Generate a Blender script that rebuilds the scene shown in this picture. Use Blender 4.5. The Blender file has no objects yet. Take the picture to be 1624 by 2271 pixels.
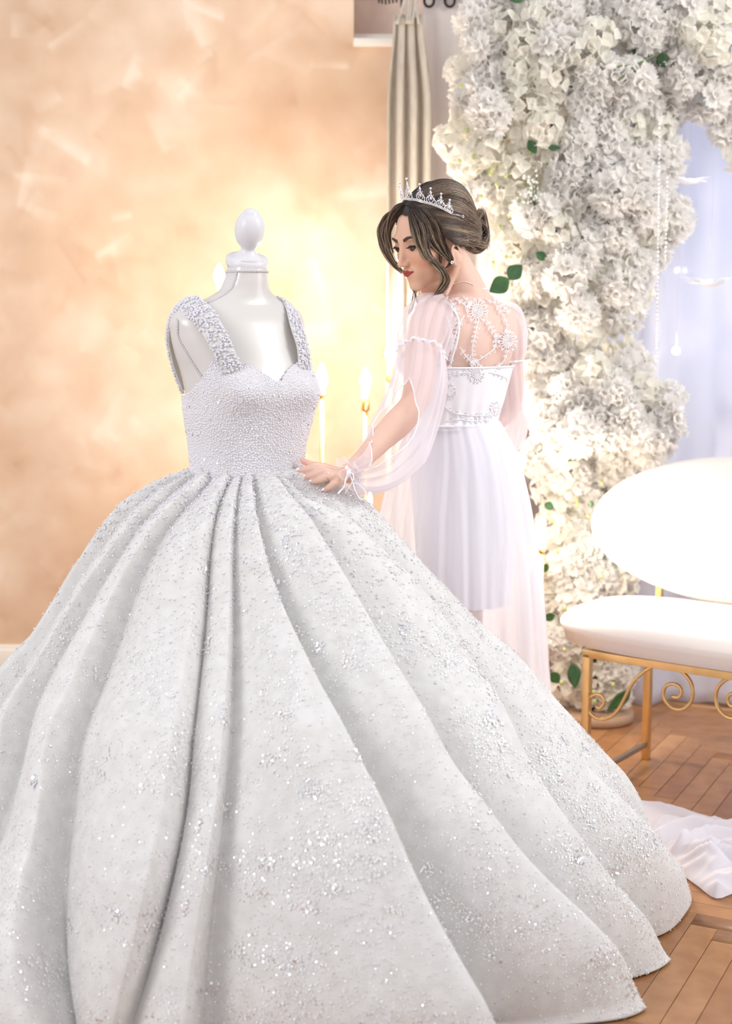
import bpy, bmesh, math, random
import numpy as np
from mathutils import Vector, Matrix
from mathutils.bvhtree import BVHTree
random.seed(7); rng = np.random.default_rng(7)
S = bpy.context.scene; COL = S.collection
pi = math.pi
# ------------------------------------------------------------------ camera
CAMZ = 1.4; FPX = 3154.0; PITCH = math.radians(7.85)
cam_d = bpy.data.cameras.new('camera'); cam = bpy.data.objects.new('camera', cam_d); COL.objects.link(cam)
cam.location = (0, 0, CAMZ); cam.rotation_euler = (pi/2-PITCH, 0, 0)
cam_d.sensor_fit = 'VERTICAL'; cam_d.sensor_height = 36.0; cam_d.lens = FPX/2271*36.0
cam_d.dof.use_dof = True; cam_d.dof.focus_distance = 3.38; cam_d.dof.aperture_fstop = 2.6
cam_d.clip_start = .05
S.camera = cam
# ------------------------------------------------------------------ world, lights, exposure
W = bpy.data.worlds.new('world'); S.world = W; W.use_nodes = True
W.node_tree.nodes['Background'].inputs[0].default_value = (.95, .95, 1.0, 1)
W.node_tree.nodes['Background'].inputs[1].default_value = .78
S.view_settings.view_transform = 'Standard'; S.view_settings.look = 'None'
S.view_settings.exposure = .12; S.view_settings.gamma = 1.0; S.view_settings.use_curve_mapping = False
def area_light(name, loc, aim, size, power, color):
    l = bpy.data.lights.new(name, 'AREA'); l.shape = 'RECTANGLE'; l.size, l.size_y = size; l.energy = power; l.color = color
    o = bpy.data.objects.new(name, l); COL.objects.link(o); o.location = loc
    o.rotation_euler = (Vector(aim)-Vector(loc)).to_track_quat('-Z', 'Y').to_euler(); return o
area_light('window_light', (3.4, 2.6, 2.1), (-.1, 3.4, .9), (1.3, 2.0), 27, (.90, .94, 1))
area_light('room_light', (-2.7, 1.0, 2.5), (0, 3.7, .8), (1.2, 1.6), 46, (1, .985, .97))
area_light('flower_fill_light', (2.6, 2.7, 3.1), (1.15, 4.8, 1.5), (1.2, 1.0), 46, (1, .96, .89))  # added warm fill lamp aimed at the arch to brighten its blooms
area_light('daylight_outside', (1.8, 6.4, 2.3), (1.7, 4.9, 1.5), (1.6, 1.8), 120, (.84, .88, 1))
BULBS = []   # the lamps' own lights are made in lamp()
# ------------------------------------------------------------------ helpers
CP, SP = math.cos(PITCH), math.sin(PITCH)
def ray(px, py):
    x = (px-812)/FPX; y = (1135.5-py)/FPX
    return np.array([x, CP+y*SP, -SP+y*CP])
CAM = np.array([0, 0, CAMZ])
def P(px, py, Y):
    d = ray(px, py); return CAM + d*(Y/d[1])
def PZ(px, py, z=0.):
    d = ray(px, py); return CAM + d*((z-CAMZ)/d[2])
def PP(px, py, p0, n):
    d = ray(px, py); p0 = np.asarray(p0, float); n = np.asarray(n, float)
    return CAM + d*(np.dot(p0-CAM, n)/np.dot(d, n))
def PX(pts):
    q = np.atleast_2d(pts)-CAM
    dep = q[:, 1]*CP-q[:, 2]*SP; up = q[:, 1]*SP+q[:, 2]*CP
    return np.stack([812+FPX*q[:, 0]/dep, 1135.5-FPX*up/dep], 1)
def V3(*a): return np.array(a, float)
def nz(v):
    v = np.asarray(v, float); return v/(np.linalg.norm(v, axis=-1, keepdims=True)+1e-12)
def origin(o):
    r = np.zeros(3)
    while o is not None: r += np.array(o.location); o = o.parent
    return r
def rawmesh(name, V, F, smooth=True):
    V = np.asarray(V, np.float32).reshape(-1, 3); me = bpy.data.meshes.new(name)
    if isinstance(F, np.ndarray): Fl = [F]
    else: Fl = [np.asarray(f) for f in F if len(f)]
    me.vertices.add(len(V)); me.vertices.foreach_set('co', V.ravel())
    nl = sum(f.size for f in Fl); npoly = sum(len(f) for f in Fl)
    me.loops.add(nl); me.polygons.add(npoly)
    me.loops.foreach_set('vertex_index', np.concatenate([f.ravel() for f in Fl]).astype(np.int32))
    starts = []; tot = []; s = 0
    for f in Fl:
        k = f.shape[1]; starts.append(s+np.arange(len(f))*k); tot.append(np.full(len(f), k)); s += f.size
    me.polygons.foreach_set('loop_start', np.concatenate(starts).astype(np.int32))
    me.polygons.foreach_set('loop_total', np.concatenate(tot).astype(np.int32))
    if smooth: me.polygons.foreach_set('use_smooth', np.ones(npoly, bool))
    me.update(calc_edges=True); me.validate(); return me
def part(name, V, F, mat, parent=None, smooth=True, label=None, kind=None, colors=None):
    V = np.asarray(V, float).reshape(-1, 3)
    me = rawmesh(name, V-origin(parent), F, smooth)
    if colors is not None:
        ca = me.color_attributes.new('Col', 'FLOAT_COLOR', 'POINT')
        c = np.ones((len(V), 4), np.float32); c[:, :3] = colors; ca.data.foreach_set('color', c.ravel())
    me.materials.append(mat)
    o = bpy.data.objects.new(name, me); COL.objects.link(o); o.parent = parent
    if label: o['label'] = label
    if kind: o['kind'] = kind
    return o
def tag(o, label, cat, group=None):
    o['label'] = label; o['category'] = cat
    if group: o['group'] = group
    return o
def thing(name, label, cat, loc, group=None):
    o = bpy.data.objects.new(name, None); COL.objects.link(o); o.location = tuple(loc); o.empty_display_size = .05
    return tag(o, label, cat, group)
class MB:
    def __init__(s): s.V = []; s.F = {}; s.n = 0; s.C = []
    def add(s, V, F, c=None):
        V = np.asarray(V, float).reshape(-1, 3)
        for f in (F if isinstance(F, list) else [F]):
            f = np.asarray(f)
            if len(f): s.F.setdefault(f.shape[1], []).append(f+s.n)
        s.V.append(V); s.n += len(V)
        if c is not None:
            c = np.asarray(c, float); s.C.append(np.broadcast_to(c, (len(V), 3)))
        return s
    def out(s): return np.concatenate(s.V), [np.concatenate(v) for v in s.F.values()]
    def build(s, name, mat, parent=None, **k):
        V, F = s.out()
        return part(name, V, F, mat, parent, colors=np.concatenate(s.C) if s.C else None, **k)
def gridF(nu, nv, wrap_v=False, wrap_u=False):
    iu = np.arange(nu if wrap_u else nu-1); iv = np.arange(nv if wrap_v else nv-1)
    I, J = np.meshgrid(iu, iv, indexing='ij'); I2 = (I+1) % nu; J2 = (J+1) % nv
    return np.stack([I*nv+J, I*nv+J2, I2*nv+J2, I2*nv+J], -1).reshape(-1, 4)
def smooth_path(pts, n):
    pts = np.asarray(pts, float)
    d = np.r_[0, np.cumsum(np.linalg.norm(np.diff(pts, axis=0), axis=1)+1e-9)]
    t = np.linspace(0, d[-1], n); m = len(pts)
    tan = np.gradient(pts, d, axis=0) if m > 2 else np.repeat((pts[1:]-pts[:-1])/d[-1], 2, 0)
    k = np.clip(np.searchsorted(d, t)-1, 0, m-2); h = (d[k+1]-d[k])[:, None]; s = ((t-d[k])/(d[k+1]-d[k]))[:, None]
    return (2*s**3-3*s**2+1)*pts[k]+(s**3-2*s**2+s)*h*tan[k]+(-2*s**3+3*s**2)*pts[k+1]+(s**3-s**2)*h*tan[k+1]
def frames(path, up=(0, 0, 1)):
    T = nz(np.gradient(path, axis=0)); N = np.zeros_like(T); v = np.array(up, float)
    if abs(np.dot(v, T[0])) > .95: v = np.array([1., 0, 0])
    for i in range(len(T)):
        v = v-np.dot(v, T[i])*T[i]; v /= np.linalg.norm(v)+1e-12; N[i] = v
    return T, N, np.cross(T, N)
def tube(path, r, seg=8, up=(0, 0, 1), flat=1.0, caps=True):
    path = np.asarray(path, float); n = len(path); r = np.broadcast_to(np.asarray(r, float), (n,))
    T, N, B = frames(path, up); a = np.arange(seg)/seg*2*pi
    V = path[:, None]+r[:, None, None]*(np.cos(a)[None, :, None]*N[:, None]*flat+np.sin(a)[None, :, None]*B[:, None])
    V = V.reshape(-1, 3); F = [gridF(n, seg, wrap_v=True)]
    if caps:
        F.append(np.arange(seg)[None, ::-1]); F.append((np.arange(seg)+(n-1)*seg)[None])
    return V, F
def lathe(prof, c, seg=32, axis=None):
    prof = np.asarray(prof, float); a = np.arange(seg)/seg*2*pi; n = len(prof)
    V = np.stack([prof[:, 0, None]*np.cos(a), prof[:, 0, None]*np.sin(a), np.repeat(prof[:, 1, None], seg, 1)], -1).reshape(-1, 3)
    if axis is not None:
        q = Vector((0, 0, 1)).rotation_difference(Vector(axis)); M = np.array(q.to_matrix()); V = V@M.T
    F = [gridF(n, seg, wrap_v=True)]
    if prof[0, 0] > 1e-4: F.append(np.arange(seg)[None, ::-1])
    if prof[-1, 0] > 1e-4: F.append((np.arange(seg)+(n-1)*seg)[None])
    return V+np.asarray(c), F
def box(c, h, R=None, bev=0.0):
    bm = bmesh.new(); bmesh.ops.create_cube(bm, size=2)
    for v in bm.verts: v.co = Vector((v.co.x*h[0], v.co.y*h[1], v.co.z*h[2]))
    if bev > 0: bmesh.ops.bevel(bm, geom=bm.edges[:], offset=bev, segments=2, affect='EDGES', profile=.6)
    V = np.array([v.co[:] for v in bm.verts]); F = {}
    bm.verts.index_update()
    for f in bm.faces: F.setdefault(len(f.verts), []).append([v.index for v in f.verts])
    bm.free()
    if R is not None: V = V@np.asarray(R).T
    return V+np.asarray(c), [np.array(x) for x in F.values()]
def ico(sub=1):
    bm = bmesh.new(); bmesh.ops.create_icosphere(bm, subdivisions=sub, radius=1)
    V = np.array([v.co[:] for v in bm.verts]); F = np.array([[v.index for v in f.verts] for f in bm.faces]); bm.free(); return V, F
ICO1 = ico(1); ICO2 = ico(2); ICO3 = ico(3)
def ellip(c, r, R=None, T=None):
    V, F = T or ICO3; V = V*np.asarray(r)
    if R is not None: V = V@np.asarray(R).T
    return V+np.asarray(c), F
def scatter(TV, TF, pos, scale, R=None):
    pos = np.asarray(pos); n = len(pos); scale = np.broadcast_to(np.asarray(scale, float), (n,))
    if R is None: V = TV[None]*scale[:, None, None]+pos[:, None]
    else: V = np.einsum('nij,mj->nmi', R, TV)*scale[:, None, None]+pos[:, None]
    F = (TF[None]+(np.arange(n)*len(TV))[:, None, None]).reshape(-1, TF.shape[1])
    return V.reshape(-1, 3), F
def rots(N, tilt):     # frames with z along N, tilted randomly
    n = len(N); N = nz(N+rng.normal(0, tilt, (n, 3))); a = nz(np.cross(N, nz(rng.normal(0, 1, (n, 3))))); b = np.cross(N, a)
    return np.stack([a, b, N], -1)
def sample_grid(G, n, mask=None):   # area-weighted points on a grid surface
    a = G[:-1, :-1]; b = G[1:, :-1]; c = G[:-1, 1:]; d = G[1:, 1:]
    nn = np.cross(b-a, c-a); A = np.linalg.norm(nn, axis=-1)
    if mask is not None: A = A*mask[:A.shape[0], :A.shape[1]]
    p = (A/A.sum()).ravel(); k = rng.choice(len(p), n, p=p); i, j = np.unravel_index(k, A.shape)
    u = rng.random((n, 1)); v = rng.random((n, 1))
    pos = (1-u)*(1-v)*a[i, j]+u*(1-v)*b[i, j]+(1-u)*v*c[i, j]+u*v*d[i, j]
    return pos, nz(nn[i, j]), i, j
def interp_rings(rings, ys):
    rings = np.array(sorted(rings, key=lambda r: r[0]), float)
    out = []
    for c in range(1, rings.shape[1]):
        m = np.gradient(rings[:, c], rings[:, 0]); k = np.clip(np.searchsorted(rings[:, 0], ys)-1, 0, len(rings)-2)
        x0 = rings[k, 0]; h = rings[k+1, 0]-x0; s = (ys-x0)/h
        out.append((2*s**3-3*s**2+1)*rings[k, c]+(s**3-2*s**2+s)*h*m[k]+(-2*s**3+3*s**2)*rings[k+1, c]+(s**3-s**2)*h*m[k+1])
    return out
# ------------------------------------------------------------------ materials
def mat(name, col, rough=.6, metal=0., spec=.5, coat=0., trans=0., noise=None, bump=None, attr=False, translucent=0., transp=0., sheen=0., emit=None, subsurf=0.):
    m = bpy.data.materials.new(name); m.use_nodes = True; nt = m.node_tree; N = nt.nodes; L = nt.links
    b = N['Principled BSDF']; out = N['Material Output']
    b.inputs['Base Color'].default_value = (*col, 1); b.inputs['Roughness'].default_value = rough; b.inputs['Metallic'].default_value = metal
    b.inputs['Specular IOR Level'].default_value = spec; b.inputs['Coat Weight'].default_value = coat
    b.inputs['Transmission Weight'].default_value = trans; b.inputs['Sheen Weight'].default_value = sheen
    if subsurf: b.inputs['Subsurface Weight'].default_value = subsurf; b.inputs['Subsurface Radius'].default_value = (.012, .006, .004); b.inputs['Subsurface Scale'].default_value = 1.0
    if emit: b.inputs['Emission Color'].default_value = (*emit[0], 1); b.inputs['Emission Strength'].default_value = emit[1]
    tc = N.new('ShaderNodeTexCoord'); csock = None
    if attr:
        a = N.new('ShaderNodeAttribute'); a.attribute_name = 'Col'; csock = a.outputs['Color']
    if noise:   # (scale, colour2, stretch)
        sc, c2, st = noise; mp = N.new('ShaderNodeMapping'); mp.inputs['Scale'].default_value = st
        L.new(tc.outputs['Object'], mp.inputs[0]); n = N.new('ShaderNodeTexNoise'); n.inputs['Scale'].default_value = sc; n.inputs['Detail'].default_value = 6
        L.new(mp.outputs[0], n.inputs[0]); cr = N.new('ShaderNodeValToRGB'); cr.color_ramp.elements[0].position = .35; cr.color_ramp.elements[1].position = .65
        L.new(n.outputs[0], cr.inputs[0]); mx = N.new('ShaderNodeMix'); mx.data_type = 'RGBA'
        L.new(cr.outputs[0], mx.inputs[0]); mx.inputs[6].default_value = (*col, 1); mx.inputs[7].default_value = (*c2, 1)
        if csock:
            m2 = N.new('ShaderNodeMix'); m2.data_type = 'RGBA'; m2.blend_type = 'MULTIPLY'; m2.inputs[0].default_value = 1
            L.new(csock, m2.inputs[6]); L.new(mx.outputs[2], m2.inputs[7]); csock = m2.outputs[2]
        else: csock = mx.outputs[2]
    if csock: L.new(csock, b.inputs['Base Color'])
    if bump:    # (scale, strength, distance, stretch)
        mp = N.new('ShaderNodeMapping'); mp.inputs['Scale'].default_value = bump[3] if len(bump) > 3 else (1, 1, 1)
        L.new(tc.outputs['Object'], mp.inputs[0]); n = N.new('ShaderNodeTexNoise'); n.inputs['Scale'].default_value = bump[0]; n.inputs['Detail'].default_value = 4
        L.new(mp.outputs[0], n.inputs[0]); bp = N.new('ShaderNodeBump'); bp.inputs['Strength'].default_value = bump[1]; bp.inputs['Distance'].default_value = bump[2]
        L.new(n.outputs[0], bp.inputs['Height']); L.new(bp.outputs[0], b.inputs['Normal'])
    sh = b.outputs[0]
    if translucent:
        t = N.new('ShaderNodeBsdfTranslucent'); t.inputs[0].default_value = (*col, 1)
        if csock: L.new(csock, t.inputs[0])
        mx = N.new('ShaderNodeMixShader'); mx.inputs[0].default_value = translucent; L.new(sh, mx.inputs[1]); L.new(t.outputs[0], mx.inputs[2]); sh = mx.outputs[0]
    if transp:
        t = N.new('ShaderNodeBsdfTransparent'); mx = N.new('ShaderNodeMixShader'); mx.inputs[0].default_value = transp
        L.new(sh, mx.inputs[1]); L.new(t.outputs[0], mx.inputs[2]); sh = mx.outputs[0]
    L.new(sh, out.inputs[0]); return m
M_plaster = mat('peach_plaster', (1, 1, 1), .55, noise=(9, (.93, .9, .88), (1, 1, 1)), bump=(26, .25, .002), attr=True, spec=.3)
M_white = mat('white_paint', (.80, .74, .66), .45)
M_plank = mat('oak_plank', (1, 1, 1), .38, attr=True, noise=(18, (.80, .74, .68), (1, 1, 1)), bump=(60, .08, .001), coat=.12)
M_floor = mat('floor_base', (.20, .10, .05), .5)
M_linen = mat('beige_linen', (.68, .61, .52), .9, noise=(160, (.56, .50, .42), (1, 1, .12)), bump=(400, .3, .001), translucent=.12)
M_sheer = mat('sheer_voile', (.83, .84, .93), .8, translucent=.45, transp=.22)
M_sheer2 = mat('white_voile', (.84, .80, .78), .8, translucent=.3, transp=.10)
M_rod = mat('dark_bronze', (.05, .04, .035), .4, metal=.7)
M_gold = mat('gold_metal', (.80, .56, .26), .32, metal=.9, noise=(14, (.70, .46, .20), (1, 1, 1)))
M_leather = mat('white_leather', (.80, .74, .70), .42, bump=(240, .08, .001))
M_bulb = mat('lit_bulb', (1, .95, .85), .3, emit=((1, .86, .62), 30))
M_form = mat('ivory_jersey', (.68, .65, .62), .32, coat=.35, spec=.6)
M_cap = mat('white_wood', (.74, .73, .76), .35)
M_braid = mat('braid_cord', (.66, .62, .63), .7)
M_gown = mat('glitter_tulle', (.68, .67, .65), .6, noise=(34, (.75, .745, .73), (1, 1, 1)), bump=(300, .38, .002), sheen=.15)
M_pearl = mat('pearl', (.78, .76, .82), .18, coat=.6, spec=.7)
M_seq = mat('sequin', (.95, .95, .98), .11, metal=.85, spec=1.)
M_seq2 = mat('sequin_ivory', (.90, .88, .86), .16, metal=.35, spec=1.)
M_seqd = mat('sequin_matte', (.93, .93, .93), .35, metal=.0, spec=.8)
M_skin = mat('skin', (1, 1, 1), .45, attr=True, subsurf=.12)
M_nail = mat('white_nail', (.92, .88, .88), .12, coat=.8)
M_hair = mat('hair', (1, 1, 1), .36, attr=True, spec=.5)
M_dark = mat('lash', (.015, .010, .008), .5)
M_brow = mat('brow', (.07, .035, .022), .7)
M_eye = mat('eye', (.10, .05, .03), .05, coat=1)
M_silver = mat('silver', (.90, .89, .90), .14, metal=1.0)
M_gem = mat('crystal', (.96, .95, .98), .04, metal=.55, spec=1., coat=1)
M_gempink = mat('pink_crystal', (.92, .74, .68), .06, metal=.35, spec=1., coat=1)
M_chiffon = mat('chiffon', (.93, .91, .97), .8, translucent=.40, transp=.46)
M_chiffon2 = mat('chiffon_skirt', (.93, .92, .98), .8, translucent=.40, transp=.42)
M_tulle = mat('illusion_tulle', (.95, .90, .90), .8, translucent=.3, transp=.80)
M_satin = mat('white_satin', (.92, .91, .95), .5, sheen=.3)
M_thread = mat('lace_thread', (.95, .94, .97), .6)
M_petal = mat('white_petal', (.97, .955, .93), .8, translucent=.6)
M_petal2 = mat('cream_petal', (.96, .945, .89), .8, translucent=.6)
M_green = mat('green_centre', (.50, .55, .22), .7)
M_leaf = mat('leaf', (.025, .075, .025), .4, noise=(30, (.04, .12, .035), (1, 1, 1)))
M_stem = mat('stem', (.14, .20, .08), .6)
M_feather = mat('feather', (.95, .95, .98), .8, translucent=.3)
M_slab = mat('wood_slab', (.40, .25, .16), .6)
# ------------------------------------------------------------------ the setting
WY = 5.45
def wall():
    x0, x1, z0, z1 = -2.4, .62, 0, 2.95; st = .0075
    xs = np.arange(x0, x1, st); zs = np.arange(z0, z1, st); X, Z = np.meshgrid(xs, zs, indexing='ij')
    c = np.zeros(X.shape)
    r2 = np.random.default_rng(3)
    def vn(s, a):   # smooth value noise
        gx = int((x1-x0)/s)+3; gz = int((z1-z0)/s)+3; g = r2.random((gx, gz))
        u = (X-x0)/s; v = (Z-z0)/s; i = u.astype(int); j = v.astype(int); fu = u-i; fv = v-j; fu = fu*fu*(3-2*fu); fv = fv*fv*(3-2*fv)
        return a*((g[i, j]*(1-fu)+g[i+1, j]*fu)*(1-fv)+(g[i, j+1]*(1-fu)+g[i+1, j+1]*fu)*fv-.5)
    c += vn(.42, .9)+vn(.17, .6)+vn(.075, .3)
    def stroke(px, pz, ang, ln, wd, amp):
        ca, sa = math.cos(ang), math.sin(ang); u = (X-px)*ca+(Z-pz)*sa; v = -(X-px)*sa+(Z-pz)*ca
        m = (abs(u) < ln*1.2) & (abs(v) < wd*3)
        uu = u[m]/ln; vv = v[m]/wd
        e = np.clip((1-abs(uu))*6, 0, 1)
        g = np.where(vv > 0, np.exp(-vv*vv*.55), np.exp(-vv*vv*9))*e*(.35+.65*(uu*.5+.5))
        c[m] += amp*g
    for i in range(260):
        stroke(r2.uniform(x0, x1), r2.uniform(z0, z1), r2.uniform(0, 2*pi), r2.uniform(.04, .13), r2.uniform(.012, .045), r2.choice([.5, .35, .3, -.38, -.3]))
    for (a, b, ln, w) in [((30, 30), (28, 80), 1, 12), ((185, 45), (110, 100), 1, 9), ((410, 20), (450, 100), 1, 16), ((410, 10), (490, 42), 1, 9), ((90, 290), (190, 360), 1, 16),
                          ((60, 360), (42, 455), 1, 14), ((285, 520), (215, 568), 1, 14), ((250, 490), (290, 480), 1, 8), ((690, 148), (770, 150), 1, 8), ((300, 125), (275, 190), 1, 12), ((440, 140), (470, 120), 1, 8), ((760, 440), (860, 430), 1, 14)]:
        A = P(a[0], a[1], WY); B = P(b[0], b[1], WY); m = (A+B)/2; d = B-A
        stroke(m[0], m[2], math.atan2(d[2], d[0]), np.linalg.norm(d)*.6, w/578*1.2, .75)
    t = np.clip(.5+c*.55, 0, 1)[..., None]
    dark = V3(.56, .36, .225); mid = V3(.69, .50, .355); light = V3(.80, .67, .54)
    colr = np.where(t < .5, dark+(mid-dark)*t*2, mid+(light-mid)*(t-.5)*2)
    V = np.stack([X, np.full(X.shape, WY)+.0, Z], -1)
    # leave the niche open
    nv = len(zs); F = gridF(len(xs), nv)
    fx = V.reshape(-1, 3)[F].mean(1); q = PX(fx); keep = ~((q[:, 0] > 784) & (q[:, 1] < 88))
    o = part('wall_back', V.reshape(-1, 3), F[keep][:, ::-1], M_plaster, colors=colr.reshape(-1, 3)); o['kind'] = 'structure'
wall()
def struct(o): o['kind'] = 'structure'; return o
nl = P(784, 0, WY)[0]; nzh = P(0, 88, WY)[2]
nb = MB(); nb.add(*box(((nl+.6)/2, WY+.22, 2.4), ((.6-nl)/2+.1, .01, .75)))
struct(nb.build('trim_1', mat('niche_back', (.72, .56, .47), .7, noise=(12, (.62, .46, .38), (1, 1, 1))), smooth=False))
sb = MB(); sb.add(*box(((nl+.62)/2, WY+.09, nzh-.012), ((.62-nl)/2, .12, .014), bev=.004)); sb.add(*box(((nl+.62)/2, WY+.15, nzh+.02), ((.62-nl)/2, .05, .02), bev=.004))
struct(sb.build('trim_2', M_white, smooth=False))
bb = MB(); bb.add(*box((-.9, WY-.012, .055), (1.5, .012, .055), bev=.004)); bb.add(*box((-.9, WY-.008, .116), (1.5, .008, .010), bev=.004))
struct(bb.build('baseboard_back', M_white, smooth=False))
fl = MB(); fl.add(*box((0, 3.6, -.02), (3.6, 3.0, .0085)))
FLOOR = struct(fl.build('floor', M_floor, smooth=False)); FLOOR.location = (0, 0, 0)
def planks():
    w, Lb, th = .064, .512, .0112; ang = math.radians(63); R = np.array([[math.cos(ang), -math.sin(ang), 0], [math.sin(ang), math.cos(ang), 0], [0, 0, 1]])
    V, F = box((0, 0, 0), (Lb/2-.0005, w/2-.0005, th/2), bev=0.0)
    # small chamfer on the top edges
    def blockmesh(i):
        bm = bmesh.new(); bmesh.ops.create_cube(bm, size=1)
        for v in bm.verts: v.co = Vector((v.co.x*(Lb-.0012), v.co.y*(w-.0012), v.co.z*th))
        ed = [e for e in bm.edges if all(v.co.z > 0 for v in e.verts)]
        bmesh.ops.bevel(bm, geom=ed, offset=.0012, segments=1, affect='EDGES')
        return bm
    meshes = []; r3 = np.random.default_rng(5)
    for i in range(9):
        bm = blockmesh(i); me = bpy.data.meshes.new('plank'); bm.to_mesh(me); bm.free()
        k = r3.uniform(.0, 1); c = V3(.36, .165, .065)*(1-k)+V3(.52, .28, .125)*k
        ca = me.color_attributes.new('Col', 'FLOAT_COLOR', 'POINT'); n = len(me.vertices)
        ca.data.foreach_set('color', np.tile(np.r_[c, 1], n).astype(np.float32)); me.materials.append(M_plank); meshes.append((me, c))
    cand = []
    for i in range(-80, 81):
        for j in range(-16, 17):
            for kind in (0, 1):
                bx, by = i*w+j*Lb, i*w-j*Lb
                c = V3(bx+Lb/2, by+w/2, 0) if kind == 0 else V3(bx+w/2, by+w+Lb/2, 0)
                c = R@c+V3(1.1, 3.4, -.0056)
                if -2.6 < c[0] < 2.9 and 1.0 < c[1] < 5.6: cand.append((c, kind))
    def vis(c):
        q = PX(c)[0]; return 1180 < q[0] < 1760 and 1560 < q[1] < 2420
    near = [x for x in cand if vis(x[0])][:300]; ids = set(id(x) for x in near)
    for c, k in near:
        me, _ = meshes[r3.integers(9)]; o = bpy.data.objects.new('plank', me); COL.objects.link(o); o.parent = FLOOR
        o.location = (c[0], c[1], c[2]+r3.uniform(-.0004, 0)); o.rotation_euler = (0, 0, ang+(pi/2 if k else 0))
    rest = MB()
    for x in cand:
        if id(x) in ids: continue
        c, k = x; me, col = meshes[r3.integers(9)]; a = ang+(pi/2 if k else 0)
        Rr = np.array([[math.cos(a), -math.sin(a), 0], [math.sin(a), math.cos(a), 0], [0, 0, 1]])
        rest.add((V@Rr.T)+c, F, col)
    rest.build('parquet_planks', M_plank, FLOOR, smooth=False, kind='stuff')
planks()
# window wall behind the sheer curtain
SY = 5.02
def window_wall():
    y = 5.40; x0, x1 = .60, 3.4; a0, a1, b0, b1 = .98, 2.5, .78, 2.75
    mb = MB()
    for (u0, u1, v0, v1) in [(x0, a0, 0, 3.0), (a1, x1, 0, 3.0), (a0, a1, 0, b0), (a0, a1, b1, 3.0)]:
        mb.add(*box(((u0+u1)/2, y+.06, (v0+v1)/2), ((u1-u0)/2, .06, (v1-v0)/2)))
    struct(mb.build('wall_window', mat('grey_wall', (.62, .58, .58), .8), smooth=False))
    fr = MB()
    for (u0, u1, v0, v1) in [(a0, a0+.06, b0, b1), (a1-.06, a1, b0, b1), (a0, a1, b0, b0+.06), (a0, a1, b1-.06, b1), (1.42, 1.50, b0, b1), (a0, a1, 1.92, 1.97)]:
        fr.add(*box(((u0+u1)/2, y+.05, (v0+v1)/2), ((u1-u0)/2, .03, (v1-v0)/2), bev=.004))
    w = struct(fr.build('window_1', M_white, smooth=False))
    sl = MB(); sl.add(*box(((a0+a1)/2, y-.04, b0-.015), ((a1-a0)/2+.05, .07, .015), bev=.005)); sl.build('sill', M_white, w)
    gl = MB(); gl.add(*box(((a0+a1)/2, y+.055, (b0+b1)/2), ((a1-a0)/2-.05, .002, (b1-b0)/2-.05)))
    gl.build('pane', mat('glass', (.9, .95, 1), .0, trans=1.), w, smooth=False)
window_wall()
def sheer(name, xa, xb, z0, z1, Yc, amp, freq, m, label, seed, hem=0., wavy=.0):
    r4 = np.random.default_rng(seed); nu, nv = 420, 60
    xs = np.linspace(xa, xb, nu); zs = np.linspace(z1, z0, nv); ph = r4.uniform(0, 6, 6); X, Z = np.meshgrid(xs, zs, indexing='ij')
    u = X*2*pi*freq; t = (z1-Z)/(z1-z0)
    y = amp*(np.sin(u+ph[0]+.8*np.sin(u*.31+ph[1]))*(.6+.4*t)+.45*np.sin(u*2.3+ph[2]+.3*t)+.25*np.sin(u*.45+ph[3]))
    Zz = Z+hem*np.where(t > .97, 1, 0)*np.sin(u*1.7+ph[4])*.5
    V = np.stack([X+.012*np.sin(u*.7+3*t), Yc+y, Zz], -1)
    o = part(name, V.reshape(-1, 3), gridF(nu, nv), m)
    s = o.modifiers.new('s', 'SOLIDIFY'); s.thickness = .0012
    return o
o = sheer('sheer_curtain', .70, 2.6, .012, 2.72, SY, .030, 3.2, M_sheer, '', 1, hem=.012)
tag(o, 'wide sheer pale lavender curtain hanging across the window behind the flowers', 'curtain')
o = sheer('sheer_curtain', .215, .50, .06, 2.64, 5.20, .022, 5.0, M_sheer2, '', 2)
tag(o, 'narrow beige voile panel between the pleated linen curtain and the flower arch', 'curtain')
# linen curtain with pleats
def linen():
    th = thing('linen_curtain', 'oatmeal linen pleated curtain hanging left of the flower arch behind the tiara', 'curtain', P(905, 1400, 5.12)*V3(1, 1, 0))
    nu, nv = 300, 140; py = np.linspace(38, 1560, nv); U = np.linspace(0, 1, nu)
    V = np.zeros((nu, nv, 3))
    for j, y in enumerate(py):
        k = np.clip((y-38)/200, 0, 1); k = k*k*(3-2*k)
        l = 868-12*k+ (y-250)*-.004; r = 936+22*k; 
        x = l+(r-l)*U
        n = 3.3; ph = U*n*2*pi
        prof = np.cos(ph-.4+.25*math.sin(y*.004))
        depth = (.012+.010*k)*np.sign(prof)*abs(prof)**.6
        Y = 5.12-depth
        x = x+ (7-3*k)*np.sin(ph*1+.9)
        top = 6*np.cos(ph)*(1-k)
        for i in range(nu): V[i, j] = P(x[i], y-top[i], Y[i])
    o = part('drape', V.reshape(-1, 3), gridF(nu, nv), M_linen, th); o.modifiers.new('s', 'SOLIDIFY').thickness = .003
    # gathered tapes from the rail down to the pleats
    for k, (a, b) in enumerate([(880, 900), (903, 907), (908, 912), (930, 918), (914, 922)]):
        m = MB(); m.add(*tube(smooth_path([P(a, 52, 5.09), P((a+b)/2, 25, 5.10), P(b, -12, 5.11)], 8), .006, 6)); m.build('gather_tape', M_linen, th)
    return th
linen()
rt = thing('curtain_rail', 'dark bronze curtain rail with end comb at the top of the picture', 'curtain rail', P(940, -12, 5.14))
m = MB(); m.add(*tube(np.array([P(838, -8, 5.14), P(1250, -22, 5.12)]), .012, 12)); m.build('rail', M_rod, rt)
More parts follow.
